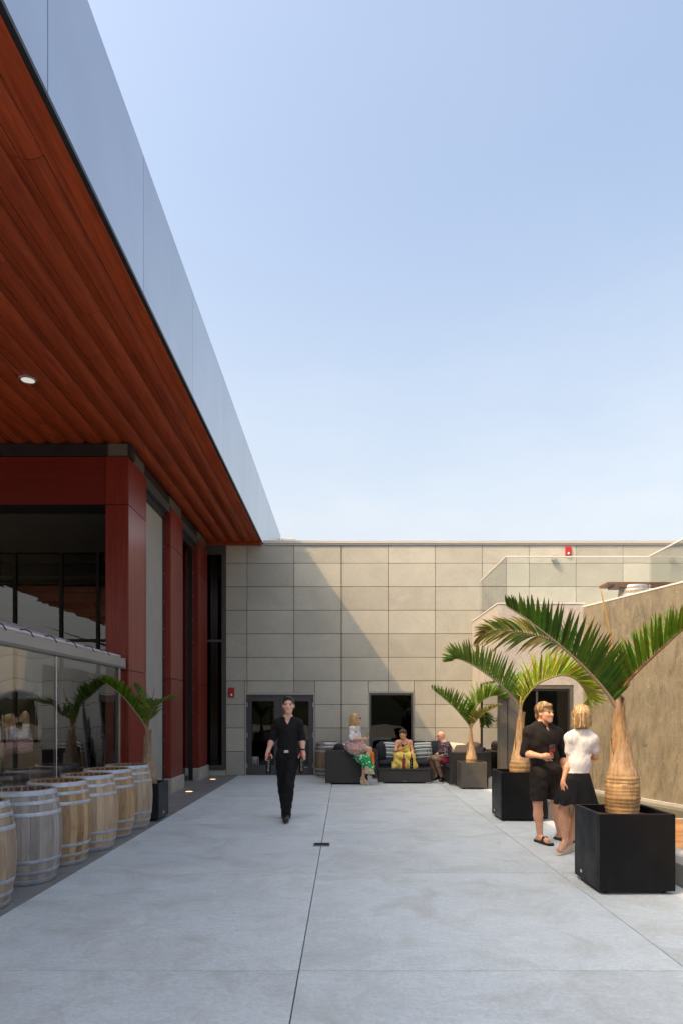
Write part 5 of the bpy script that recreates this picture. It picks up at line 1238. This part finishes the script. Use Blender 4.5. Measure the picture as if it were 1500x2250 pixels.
# ---- walking waiter -------------------------------------------------
def waiter():
    b=(-.875,10.17,0); L=lambda x,y,d=0: px2l(b,x,y,d)
    J=dict(pelvis=L(631,1660),chest=L(632.5,1609),neck=L(633,1577,.01),sl=L(610.5,1590,.01),sr=L(655.5,1590,.01),el=L(599,1623,.03),er=L(664,1623,.04),wl=L(589,1652,-.05),wr=L(666,1651,-.02),
        hl=L(621,1667),hr=L(642,1667),kl=L(622.5,1728,-.02),kr=L(638,1727,-.10),al=(0,0,0),ar=(0,0,0),tl=(0,0,0),tr=(0,0,0))
    J['ar']=(.02,-.16,.10); J['tr']=(.03,-.34,.055); J['kr']=(.055,-.13,.53); J['al']=(-.035,.30,.17); J['tl']=(-.04,.20,.045); J['kl']=(-.045,.05,.53)
    p=Person('young man in black polo and trousers walking with a wine bottle in each hand',b,J,L(634,1550,-.005),.05,0,0,hscale=1.09,skin=(.70,.43,.32)); p.fwd=V3(0,-1,0)
    wl,wr=p.J['wl'],p.J['wr']
    p.thumbside={'l':-1,'r':-1}
    def parts(S):
        p.torso(S); p.arm(S,'l'); p.arm(S,'r'); p.leg(S,'l'); p.leg(S,'r')
        p.hand(S,'l',(-.05,-.12,-1),(.30,-1,0),.55,thumb=.9); p.hand(S,'r',(.05,-.12,-1),(-.30,-1,0),.55,thumb=.9)
    p.body(parts)
    nk=p.J['neck']
    def shirt(S): p.torso(S,.013); p.arm(S,'l',.013,.5); p.arm(S,'r',.013,.5)
    def cut(x,y,z):
        v=np.maximum(np.maximum(np.abs(x-nk[0])-(z-(nk[2]-.10))*.60,-(z-(nk[2]-.10))),y-nk[1]+.0)    # V at the front
        c=np.maximum(p.J['pelvis'][2]+.035-z, z-nk[2]-.022); return np.maximum(c,-v)
    p.wear('polo_shirt',shirt,M['black_cloth'],cut,.002)
    def collar(S):
        for q in (-1,1):
            S.cone(nk+V3(q*.062,.03,.022),nk+V3(q*.058,-.045,.0),.013,.013,.01); S.cone(nk+V3(q*.058,-.045,.0),nk+V3(q*.040,-.098,-.052),.014,.012,.01)
        S.cone(nk+V3(-.062,.03,.022),nk+V3(0,.068,.03),.013,.013,.01); S.cone(nk+V3(.062,.03,.022),nk+V3(0,.068,.03),.013,.013,.01)
    p.wear('collar',collar,M['black_cloth'])
    def tr(S):
        p.torso(S,.011,.05); p.leg(S,'l',.021,0,2.0); p.leg(S,'r',.021,0,2.0)
        for q in 'lr': S.cone(p.J['k'+q],p.J['a'+q]+V3(0,.0,-.035),.070,.062,.03)
    p.wear('trousers',tr,M['black_trouser'],lambda x,y,z: np.maximum(z-p.J['pelvis'][2]-.04,.035-z),.003)
    def sh(S): p.foot(S,'l',.012); p.foot(S,'r',.012)
    p.wear('shoes',sh,M['shoe_black'])
    pc=p.J['pelvis']; MB().cbox(pc[0]-.034,pc[0]+.034,pc[1]-.142,pc[1]-.128,pc[2]+.045,pc[2]+.083,.004).build('belt_buckle',M['silver'],p.root)
    p.hair('hair',lambda S: (S.ell(p.hp((0,-.022,.038)),(.0835,.0965,.089),p.HF,.0),S.ell(p.hp((0,.012,.104)),(.052,.058,.022),p.HF,.02)),M['hair_dark'],lambda x,y,z: np.maximum(-(z-(.080-(np.abs(x)/.070)**4*.085-np.clip(.078-y,0,1)*.85)),-(z+.075)),.0012)
    for q,w_,sx in (('l',wl,1),('r',wr,-1)):
        hx=w_+V3(.012*sx,-.055,-.075)
        bottle(tuple(np.array(b)+hx+V3(0,0,-.245)),(R(-3),R(3*sx),0),M['bottle_black'],M['foil_red'],'black wine bottle in the %s hand of the walking man'%('image-left' if q=='l' else 'image-right'))
    MB().lathe([(.032,-.012),(.035,-.012),(.035,.012),(.032,.012)],16,close=True).build('watch',M['shoe_black'],p.root).location=tuple(wr+V3(-.001,.004,.03))
waiter()

# ---- man in black polo and shorts ------------------------------------
def polo_man():
    b=(2.47,8.42,0); L=lambda x,y,d=0: px2l(b,x,y,d)
    J=dict(pelvis=L(1198,1697,.02),chest=L(1190,1626,.02),neck=L(1191,1588,.03),sl=L(1160,1608,-.06),sr=L(1223,1610,.13),el=L(1151,1655,-.02),er=L(1238,1660,.15),wl=L(1189,1662,-.22),wr=L(1237,1702,.06),
        hl=L(1184,1708,-.01),hr=L(1212,1708,.06),kl=L(1180,1765,-.05),kr=L(1219,1765,.07),al=L(1186,1836,-.02),ar=L(1228,1826,.19),tl=L(1192,1847,-.20),tr=L(1238,1838,.04))
    J['al']=(J['al'][0],-.0,.075); J['tl']=(J['al'][0]+.05,-.155,.045); J['ar']=(J['ar'][0],.17,.075); J['tr']=(J['ar'][0]+.06,.03,.045)
    p=Person('sandy-haired man in black polo and shorts holding a glass of rosé',b,J,L(1196,1567,.0),.62,.02,.03,hscale=1.05,skin=(.66,.36,.23),girth=1.16); p.fwd=nrm(V3(.45,-1,0))
    p.thumbside={'l':-1,'r':1}
    wl=p.J['wl']
    def parts(S):
        p.torso(S); p.arm(S,'l'); p.arm(S,'r'); p.leg(S,'l'); p.leg(S,'r'); p.foot(S,'l'); p.foot(S,'r')
        p.hand(S,'l',(1,-.25,.08),(.25,1,.1),.62,thumb=.9); p.hand(S,'r',(.0,-.25,-1),(-1,.0,0),.35)
        for q in 'lr':
            t=p.J['t'+q]; f=nrm(t-p.J['a'+q]); sd=np.cross(f,V3(0,0,1))
            for k in range(5): S.cone(t+sd*(-.03+.015*k),t+sd*(-.032+.016*k)+f*(.035-.004*abs(k-1))+V3(0,0,-.018),.0105,.009,.004)
    p.body(parts,dict(brow=(.30,.17,.08)),jaw=1.06)
    nk=p.J['neck']; fd=p.fwd; sd=V3(-fd[1],fd[0],0)
    def shirt(S): p.torso(S,.016); p.arm(S,'l',.012,.5); p.arm(S,'r',.012,.5); S.ell(p.J['pelvis']+V3(0,0,.03),(.19,.145,.12),None,.05)
    def cut(x,y,z):
        u=(x-nk[0])*fd[0]+(y-nk[1])*fd[1]; w_=(x-nk[0])*sd[0]+(y-nk[1])*sd[1]
        v=np.maximum(np.maximum(np.abs(w_)-(z-(nk[2]-.11))*.5,-(z-(nk[2]-.11))),-u)
        return np.maximum(np.maximum(p.J['pelvis'][2]-.02-z,z-nk[2]-.02),-v)
    p.wear('polo_shirt',shirt,M['polo_warm'],cut,.0022)
    def collar(S):
        for q in (-1,1):
            a=nk+sd*q*.066-fd*.02+V3(0,0,.022); c=nk+sd*q*.06+fd*.045+V3(0,0,.002); e=nk+sd*q*.034+fd*.10+V3(0,0,-.045)
            S.cone(a,c,.014,.014,.01); S.cone(c,e,.016,.013,.01); S.cone(a,nk-fd*.068+V3(0,0,.03),.014,.014,.01)
    p.wear('collar',collar,M['polo_warm'])
    def tr(S):
        p.torso(S,.014,.05)
        for q in 'lr': S.cone(p.J['h'+q],p.J['k'+q]+V3(0,0,-.02),.118,.094,.04)
    kz=p.J['kl'][2]
    p.wear('shorts',tr,M['polo_warm'],lambda x,y,z: np.maximum(z-p.J['pelvis'][2]-.0,kz+.035-z),.004)
    for q in 'lr':
        a,t=p.J['a'+q],p.J['t'+q]; f=nrm((t-a)*V3(1,1,0)); s_=np.cross(f,V3(0,0,1)); c=(a+t)/2
        def slide(S,a=a,t=t,f=f,s_=s_):
            S.cone(V3(a[0],a[1],.014)-f*.05,V3(t[0],t[1],.014)+f*.045,.048,.05,.01)
        p.wear('slide_sole',slide,M['rubber'],lambda x,y,z: np.maximum(z-.028,.002-z))
        def strp(S,t=t,f=f,s_=s_):
            m=t-f*.055; S.cone(m-s_*.05+V3(0,0,-.02),m-s_*.02+V3(0,0,.028),.017,.017,.012); S.cone(m-s_*.02+V3(0,0,.028),m+s_*.02+V3(0,0,.028),.019,.019,.012); S.cone(m+s_*.02+V3(0,0,.028),m+s_*.05+V3(0,0,-.02),.017,.017,.012)
        p.wear('slide_strap',strp,M['rubber'])
    p.hair('hair',lambda S: (S.ell(p.hp((0,-.022,.040)),(.086,.102,.092),p.HF,0),S.ell(p.hp((.01,.05,.085)),(.062,.045,.03),p.HF,.02),S.ell(p.hp((0,-.085,-.03)),(.062,.03,.055),p.HF,.02)),M['hair_sandy'],lambda x,y,z: np.maximum(-(z-(.062-(np.abs(x)/.078)**4*.075-np.clip(.08-y,0,1)*.9)),-(z+.045)*(y>-.045)-1*(y<=-.045)),.0045)
    strands(p,'hair_locks',M['lock_mid'],60,.042,(.088,.104,.094),.03,3,(1.0,5.3)); strands(p,'hair_locks',M['hair_sandy'],90,.044,(.088,.106,.094),.015,4,jit=.02); strands(p,'hair_locks',M['lock_pale'],35,.044,(.088,.106,.095),.015,5,jit=.02)
    gp=np.array(b)+wl+V3(.105,-.035,-.055); glass(tuple(gp),(0,R(2),0),M['rose'],'glass of rosé held by the man in the black polo',.5)
polo_man()

# ---- woman seen from behind: white tee, black skirt --------------------
def tee_woman():
    b=(2.60,7.72,0); L=lambda x,y,d=0: px2l(b,x,y,d)
    J=dict(pelvis=L(1267,1712),chest=L(1275,1642),neck=L(1277,1604),sl=L(1252,1622),sr=L(1299,1624),el=L(1249,1672,.02),er=L(1307,1664,.04),wl=L(1236,1716,-.06),wr=L(1300,1664,.30),
        hl=L(1254,1722),hr=L(1282,1722),kl=L(1240,1790,.04),kr=L(1276,1792,.02),al=(0,0,0),ar=(0,0,0),tl=(0,0,0),tr=(0,0,0))
    J['kl']=(L(1238,1782)[0],.03,.50); J['al']=(L(1243,1850)[0],.03,.155); J['tl']=(L(1243,1850)[0]-.085,-.04,.055); J['kr']=(L(1273,1780)[0],.06,.50); J['ar']=(L(1262,1850)[0],.16,.155); J['tr']=(L(1262,1850)[0]-.08,.12,.055)
    p=Person('woman seen from behind in white tee, short black skirt and wedge sandals',b,J,L(1276,1576,.01),math.pi-.35,.02,0,fem=True,skin=(.62,.33,.20),sc=1.0,girth=.88); p.fwd=nrm(V3(.25,1,0))
    p.thumbside={'l':1,'r':1}
    def parts(S):
        p.torso(S); p.arm(S,'l'); p.arm(S,'r'); p.leg(S,'l'); p.leg(S,'r'); p.foot(S,'l',-.003); p.foot(S,'r',-.003)
        p.hand(S,'l',(-.08,-.05,-1),(1,.3,0),.32); p.hand(S,'r',(.1,1,.2),(-1,.1,0),.5)
    p.body(parts)
    nk=p.J['neck']; pz=p.J['pelvis'][2]
    def tee(S):
        p.torso(S,.014); p.arm(S,'l',.016,.30); p.arm(S,'r',.018,.30); c=p.J['chest']; S.ell((c+p.J['pelvis'])/2+V3(0,0,.0),(.118,.092,.12),None,.06)
    p.wear('white_tee',tee,M['white_cloth'],lambda x,y,z: np.maximum(pz+.055-z,z-nk[2]-.012),.0022,freq=(44,30,20))
    c0=p.J['pelvis']
    S=MB(); n=96; rows=16
    for i in range(rows+1):
        f=i/rows
        for k in range(n):
            a=2*math.pi*k/n; w_=.135+.095*f**.8; d=.108+.085*f**.8
            fold=1+(.02+.07*f)*math.sin(a*9+.6*math.sin(a*3))*f+.02*f*math.sin(a*23)
            z=pz+.075-.35*f+.012*math.sin(a*9+1)*f
            S.v.append((c0[0]-.004+w_*fold*math.cos(a)-.012*f,c0[1]+d*fold*math.sin(a),z))
    S.f=[(i*n+k,i*n+(k+1)%n,(i+1)*n+(k+1)%n,(i+1)*n+k) for i in range(rows) for k in range(n)]
    S.build('skirt',M['black_cloth'],p.root,True)
    for q in 'lr':
        a,t=p.J['a'+q],p.J['t'+q]; f=nrm((t-a)*V3(1,1,0)); s_=np.cross(f,V3(0,0,1)); hl=a-f*.05
        def wedge(S,a=a,t=t,f=f):
            S.cone(V3(a[0],a[1],.06)-f*.03,V3(t[0],t[1],.02)+f*.02,.040,.036,.01); S.cone(V3(a[0],a[1],.012)-f*.03,V3(t[0],t[1],.014)+f*.02,.040,.036,.01)
        a2,f2=a,f
        p.wear('wedge_sole',wedge,M['cork'],lambda x,y,z,a=a,f=f: np.maximum(z-(.105-((x-a[0])*f[0]+(y-a[1])*f[1]+.05)*.42),.002-z))
        def st(S,a=a,t=t,f=f,s_=s_):
            top=a*.45+t*.55+V3(0,0,.022)
            S.cone(a-s_*.034,a+f*.034+V3(0,0,.0),.009,.009,.004); S.cone(a+s_*.034,a+f*.034,.009,.009,.004); S.cone(a-s_*.034,a-f*.036,.009,.009,.004); S.cone(a+s_*.034,a-f*.036,.009,.009,.004)
            S.cone(t-s_*.036+V3(0,0,-.005),top+s_*.026,.010,.010,.004); S.cone(t+s_*.036+V3(0,0,-.005),top-s_*.026,.010,.010,.004); S.cone(top+s_*.026,a+f*.03-s_*.02+V3(0,0,-.01),.009,.009,.004); S.cone(top-s_*.026,a+f*.03+s_*.02+V3(0,0,-.01),.009,.009,.004)
        p.wear('sandal_strap',st,M['strap'])
    p.hair('bob_hair',lambda S: (S.ell(p.hp((0,-.022,.030)),(.098,.112,.100),p.HF,0),S.ell(p.hp((0,-.045,-.055)),(.094,.085,.080),p.HF,.05),S.ell(p.hp((0,.0,.10)),(.07,.075,.04),p.HF,.03)),M['hair_ash'],lambda x,y,z: np.maximum(np.maximum(y-.062,-(z+.118)),np.minimum(y-.03,-(z-.07))),.0065)
    strands(p,'hair_locks',M['lock_pale'],110,.03,(.099,.113,.101),.14,7,(.9,5.4),jit=.02); strands(p,'hair_locks',M['lock_mid'],80,.03,(.099,.113,.1),.145,8,(.9,5.4),jit=.022); strands(p,'hair_locks',M['hair_ash'],60,.03,(.1,.114,.101),.15,9,(.9,5.4),jit=.03)
tee_woman()
# ---- blonde woman perched on the sofa arm -------------------------------
c6=lambda x,y: (700+x/6.25,1550+y/6.25)
def blonde():
    b=(.26,15.08,0); L=lambda x,y,d=0: px2l(b,*c6(x,y),d)
    J=dict(pelvis=L(455,560,.10),chest=L(480,395,.10),neck=L(495,275,.10),sl=L(455,315,.0),sr=L(520,320,.22),el=L(440,462,-.06),er=L(545,450,.22),wl=L(600,462,-.10),wr=L(625,560,.12),
        hl=L(470,590,.0),hr=L(490,585,.15),kl=L(690,600,-.10),kr=L(640,640,.05),al=L(665,835,-.12),ar=L(600,985,.0),tl=L(708,900,-.16),tr=L(650,1060,-.08))
    J['ar']=(J['ar'][0],.02,.165); J['tr']=(J['ar'][0]+.085,-.05,.055); J['kr']=(L(640,640)[0]-.02,.04,.56); J['al']=(L(655,835)[0],-.12,.40); J['tl']=(J['al'][0]+.11,-.17,.31)
    p=Person('blonde woman in sunglasses, white top and bright printed skirt perched on the sofa arm',b,J,L(505,185,.08),1.35,.03,0,fem=True,skin=(.62,.36,.25),h=.007); p.fwd=V3(1,-.2,0)/1.02
    p.thumbside={'l':-1,'r':1}
    def parts(S):
        p.torso(S); p.arm(S,'l'); p.arm(S,'r'); p.leg(S,'l'); p.leg(S,'r'); p.foot(S,'l',-.003); p.foot(S,'r',-.003)
        p.hand(S,'l',(1,-.2,.25),(.2,1,.1),.6,thumb=.9); p.hand(S,'r',(.9,-.2,-.35),(-.2,0,-1),.25)
    p.body(parts)
    nk=p.J['neck']; pv=p.J['pelvis']
    def top(S): p.torso(S,.016); p.arm(S,'l',.022,.46); p.arm(S,'r',.020,.46)
    p.wear('white_top',top,M['white_cloth'],lambda x,y,z: np.maximum(pv[2]+.12-z,z-nk[2]+.015),.005)
    def sk(S):
        p.torso(S,.018,.05); S.cone(pv,p.J['kl']*.75+pv*.25,.155,.095,.06); S.cone(pv,p.J['kr']*.8+pv*.2,.15,.10,.06)
    ze=pv[2]-.05
    cl=lambda x,y,z: np.maximum(z-pv[2]-.135,(x-(p.J['kl'][0]-.085)))
    p.wear('skirt_upper',sk,M['skirt_top'],lambda x,y,z: np.maximum(cl(x,y,z),-(z-(.60-(x-pv[0])*-.35))),.004)
    hem=.305
    def sk2(S):
        k=(p.J['kl']+p.J['kr'])/2; m=V3(.20,-.04,.58); e=V3(.30,-.03,.36)
        S.cone(pv+V3(.03,0,-.06),m,.15,.135,.06); S.cone(m,e,.135,.13,.06); S.cone(pv+V3(.05,.03,-.10),V3(.30,.03,.40),.14,.12,.06)
    p.wear('skirt_lower',sk2,M['skirt_low'],lambda x,y,z: np.maximum(np.maximum(z-(.606-(x-pv[0])*-.35),-(z-(hem+ (x-.15)*-.18))),x-.375),.006)
    def lin(S): S.cone(V3(.33,-.14,.70),V3(.36,-.17,.44),.035,.03,.03); S.cone(V3(.28,-.10,.74),V3(.33,-.14,.70),.05,.035,.03)
    p.wear('orange_lining',lin,M['orange_cloth'],lambda x,y,z: .50-z+x*0)
    for q in 'lr':
        a,t=p.J['a'+q],p.J['t'+q]; f=nrm(t-a); f3=nrm((t-a)*V3(1,1,0.0)) ; dn=np.cross(np.cross(f3,V3(0,0,1)),f3); 
        hl=a-f3*.045+V3(0,0,-.05)
        z0=max(0.0,t[2]-.055)
        def wedge(S,a=a,t=t,f3=f3,z0=z0):
            S.cone(a-f3*.035+V3(0,0,-.085),t+V3(0,0,-.036)+f3*.02,.042,.03,.01); S.cone(V3(a[0],a[1],z0+.03)-f3*.035,V3(t[0],t[1],z0+.022)+f3*.02,.036,.03,.01)
        p.wear('wedge_sole',wedge,M['cork'],lambda x,y,z,z0=z0: z0+.002-z)
        def st(S,a=a,t=t,f3=f3):
            S.cone(a-f3*.02+V3(0,0,-.02),a+f3*.012+V3(0,0,-.015),.045,.045,.01); S.cone(t-f3*.03,t+f3*.0,.042,.04,.01); S.cone(a+V3(0,0,-.05)-f3*.02,t-f3*.02,.040,.036,.01)
        p.wear('sandal_upper',st,M['strap'])
    p.hair('long_hair',lambda S: (S.ell(p.hp((0,-.022,.032)),(.088,.106,.095),p.HF,0),S.cone(p.hp((0,-.07,-.01)),p.hp((0,-.13,-.30)),.085,.045,.05),S.cone(p.hp((.065,-.02,-.05)),p.hp((.085,.015,-.30)),.04,.028,.04),S.cone(p.hp((-.06,-.03,-.05)),p.hp((-.08,-.03,-.26)),.04,.03,.04)),M['hair_blond'],lambda x,y,z: np.minimum(np.maximum(y-.068,np.minimum(y-.012,-(z-.06))),1e3+0*x),.005)
    strands(p,'hair_locks',M['lock_pale'],110,.032,(.09,.108,.097),.36,11,(1.15,5.1),jit=.02); strands(p,'hair_locks',M['lock_mid'],60,.032,(.089,.107,.096),.36,12,(1.15,5.1),jit=.02)
    def fp(x,y,z): return tuple(p.hp((x,y,z)))
    def lens(S):
        for q in (-1,1): S.ell(p.hp((q*.034,.094,.008)),(.026,.010,.021),p.HF,.0); S.cone(p.hp((q*.06,.085,.012)),p.hp((q*.079,.0,.008)),.004,.004,0)
        S.cone(p.hp((-.02,.1,.012)),p.hp((.02,.1,.012)),.004,.004,0)
    p.wear('sunglasses',lens,M['gold'],h=.004)
    gp=np.array(b)+p.J['wl']+V3(.085,-.01,-.055); glass(tuple(gp),(0,R(6),0),M['whitewine'],'glass of white wine held by the blonde woman',.5)
blonde()

# ---- woman in yellow on the long sofa ------------------------------------
def yellow():
    Y=16.45; b=(at(884,1700,Y).x,Y,0); L=lambda x,y,d=0: px2l(b,*c6(x,y),d)
    J=dict(pelvis=(0.02,.28,.53),chest=L(1170,575,.18),neck=L(1165,475,.17),sl=L(1075,505,.16),sr=L(1255,505,.18),el=L(1040,625,.05),er=L(1285,630,.10),wl=L(1105,605,-.10),wr=L(1285,735,-.08),
        hl=(-.08,.24,.53),hr=(.12,.24,.53),kl=(-.11,-.20,.53),kr=(.15,-.20,.53),al=(-.10,-.26,.10),ar=(.13,-.26,.10),tl=(-.10,-.40,.05),tr=(.13,-.40,.05))
    p=Person('dark-haired woman in a yellow sundress seated with a glass of red wine',b,J,L(1150,395,.14),-.42,.02,.05,fem=True,skin=(.64,.34,.22),h=.007,girth=1.1); p.fwd=V3(0,-1,0)
    p.thumbside={'l':1,'r':1}
    def parts(S):
        p.torso(S); p.arm(S,'l'); p.arm(S,'r'); p.leg(S,'l'); p.leg(S,'r'); p.foot(S,'l'); p.foot(S,'r')
        p.hand(S,'l',(.9,-.2,.25),(0,1,.2),.7,thumb=.9); p.hand(S,'r',(.0,-.5,-.8),(-1,0,0),.4)
    p.body(parts,dict(lip=(.40,.05,.06),brow=(.05,.03,.02)))
    nk=p.J['neck']; c=p.J['chest']
    def bod(S): p.torso(S,.014); 
    def cut(x,y,z):
        neck=(c[2]+.055)-.35*np.abs(np.abs(x-c[0])-.075)   # sweetheart line
        return np.maximum(z-neck,.55-z)
    p.wear('dress_bodice',bod,M['yellow_cloth'],cut,.004)
    def straps(S):
        for q in (-1,1):
            S.cone(c+V3(q*.075,-.115,.04),c+V3(q*.085,-.07,.115),.008,.008,.003); S.cone(c+V3(q*.085,-.07,.115),nk+V3(q*.095,.0,-.012),.008,.008,.003)
        S.cone(c+V3(0,-.15,-.05),c+V3(-.03,-.16,-.02),.010,.012,.005); S.cone(c+V3(0,-.15,-.05),c+V3(.03,-.16,-.02),.010,.012,.005); S.cone(c+V3(0,-.15,-.05),c+V3(.03,-.165,-.14),.007,.006,.004)
    p.wear('dress_strap',straps,M['yellow_cloth'])
    def sk(S):
        for q in 'lr': S.cone(p.J['h'+q],p.J['k'+q],.125,.105,.08); S.cone(p.J['k'+q]+V3(0,-.0,0),p.J['k'+q]+V3((-.10 if q=='l' else .10),-.06,-.26),.105,.12,.07)
        S.cone(p.J['kl'],p.J['kr'],.10,.10,.08); S.ell(p.J['pelvis'],(.21,.17,.14),None,.06); S.cone(p.J['kl']+V3(0,-.02,-.2),p.J['kr']+V3(0,-.02,-.2),.12,.12,.08)
    p.wear('dress_skirt',sk,M['yellow_cloth'],lambda x,y,z: np.maximum(.20-z,z-.70+0*x),.011,freq=(46,26,14))
    p.hair('short_hair',lambda S: (S.ell(p.hp((0,-.02,.036)),(.087,.104,.094),p.HF,0),S.ell(p.hp((0,-.06,-.03)),(.075,.055,.06),p.HF,.03),S.ell(p.hp((.03,.07,.060)),(.05,.03,.03),p.HF,.02)),M['hair_dark'],lambda x,y,z: np.maximum(-(z-.035-(y-.08)*.85),-(z+.085)),.004)
    def neckl(S):
        for k in range(13):
            a=math.pi*(k/12); S.ell(nk+V3(-.075*math.cos(a),-.06-.055*math.sin(a),-.045-.075*math.sin(a)),(.009,)*3,None,.0)
    p.wear('necklace',neckl,M['planter_slate'],h=.004)
    gp=np.array(b)+p.J['wl']+V3(.075,-.03,-.03); glass(tuple(gp),(0,0,0),M['redwine'],'glass of red wine held by the woman in yellow',.6)
yellow()

# ---- bald man on the right sofa --------------------------------------------
ch=lambda x,y: (850+x/6,1560+y/6)
def bald():
    Y=15.72; b=(at(975,1700,Y).x,Y,0); L=lambda x,y,d=0: px2l(b,*ch(x,y),d)
    J=dict(pelvis=L(770,660,.0),chest=L(760,505,.0),neck=L(735,425,.0),sl=L(735,455,.17),sr=L(775,460,-.19),el=L(690,575,.16),er=L(775,600,-.20),wl=L(590,620,.06),wr=L(625,622,-.10),
        hl=L(770,680,.09),hr=L(775,680,-.09),kl=L(560,645,.09),kr=L(640,648,-.12),al=L(655,800,.08),ar=L(708,840,-.10),tl=L(600,870,.08),tr=L(655,900,-.12))
    J['al']=(L(660,0)[0],.08,.12); J['tl']=(J['al'][0]-.14,.06,.05); J['ar']=(L(710,0)[0],-.10,.10); J['tr']=(J['ar'][0]-.05,-.24,.05)
    for k in ('hl','hr','pelvis'): J[k]=(J[k][0],J[k][1],.54)
    p=Person('bald man in glasses, dark floral shirt and red shorts leaning forward on the sofa',b,J,L(700,350,.0),-1.15,-.05,0,skin=(.66,.37,.26),h=.007,girth=1.12); p.fwd=V3(-1,-.15,0)/1.01
    p.thumbside={'l':1,'r':-1}
    def parts(S):
        p.torso(S); p.arm(S,'l'); p.arm(S,'r'); p.leg(S,'l'); p.leg(S,'r'); p.foot(S,'l',-.004); p.foot(S,'r',-.004)
        p.hand(S,'l',(-.9,-.35,-.1),(.1,-.5,-1),.5); p.hand(S,'r',(-.9,.3,.1),(0,.6,-.6),.6)
    p.body(parts,dict(brow=(.25,.16,.1),beard=(.22,.13,.09)))
    nk=p.J['neck']
    def shirt(S): p.torso(S,.022); p.arm(S,'l',.024,.5); p.arm(S,'r',.024,.5)
    p.wear('floral_shirt',shirt,M['floral'],lambda x,y,z: np.maximum(.50-z,z-nk[2]-.01+(x-nk[0])*-.2),.005)
    def collar(S):
        S.cone(nk+V3(.06,.04,.02),nk+V3(-.05,.06,-.03),.014,.014,.01); S.cone(nk+V3(.06,-.04,.02),nk+V3(-.05,-.06,-.03),.014,.014,.01); S.cone(nk+V3(.06,-.04,.02),nk+V3(.06,.04,.02),.014,.014,.01)
    p.wear('collar',collar,M['floral'])
    def sh(S):
        S.ell(p.J['pelvis'],(.17,.18,.11),None,.05)
        for q in 'lr': S.cone(p.J['h'+q],p.J['h'+q]*.25+p.J['k'+q]*.75,.11,.092,.04)
    xk=p.J['kr'][0]*.55+p.J['hr'][0]*.45
    p.wear('red_shorts',sh,M['red_cloth'],lambda x,y,z: np.maximum(xk-x,z-.66+0*y),.004)
    def shoe(S): p.foot(S,'l',.012); p.foot(S,'r',.012)
    p.wear('shoes',shoe,M['shoe_black'],lambda x,y,z: .022-z+0*x)
    def sole(S): 
        for q in 'lr':
            a,t=p.J['a'+q],p.J['t'+q]; f=nrm((t-a)*V3(1,1,0)); S.cone(V3(a[0],a[1],.012)-f*.055,V3(t[0],t[1],.012)+f*.03,.045,.045,.01)
    p.wear('shoe_soles',sole,M['white_cloth'],lambda x,y,z: np.maximum(z-.024,.001-z+0*x))
    def lens(S):
        for q in (-1,1):
            for k in range(10):
                a0,a1=2*math.pi*k/10,2*math.pi*(k+1)/10
                S.cone(p.hp((q*.033+.022*math.cos(a0),.096,.004+.017*math.sin(a0))),p.hp((q*.033+.022*math.cos(a1),.096,.004+.017*math.sin(a1))),.003,.003,0)
            S.cone(p.hp((q*.056,.092,.008)),p.hp((q*.079,.0,.004)),.003,.003,0)
        S.cone(p.hp((-.012,.098,.006)),p.hp((.012,.098,.006)),.003,.003,0)
    p.wear('glasses',lens,M['tabletop'],h=.004)
    MB().lathe([(.034,-.016),(.038,-.016),(.038,.016),(.034,.016)],16,close=True).build('watch',M['shoe_black'],p.root).location=tuple(p.J['wr']+V3(.03,-.005,-.005))
    p.root.children[-1].rotation_euler=(0,R(85),0)
    gp=np.array(b)+p.J['wl']+V3(-.07,-.02,-.02); glass(tuple(gp),(0,R(-4),0),M['whitewine'],'nearly empty wine glass in the hands of the bald man',.15)
bald()
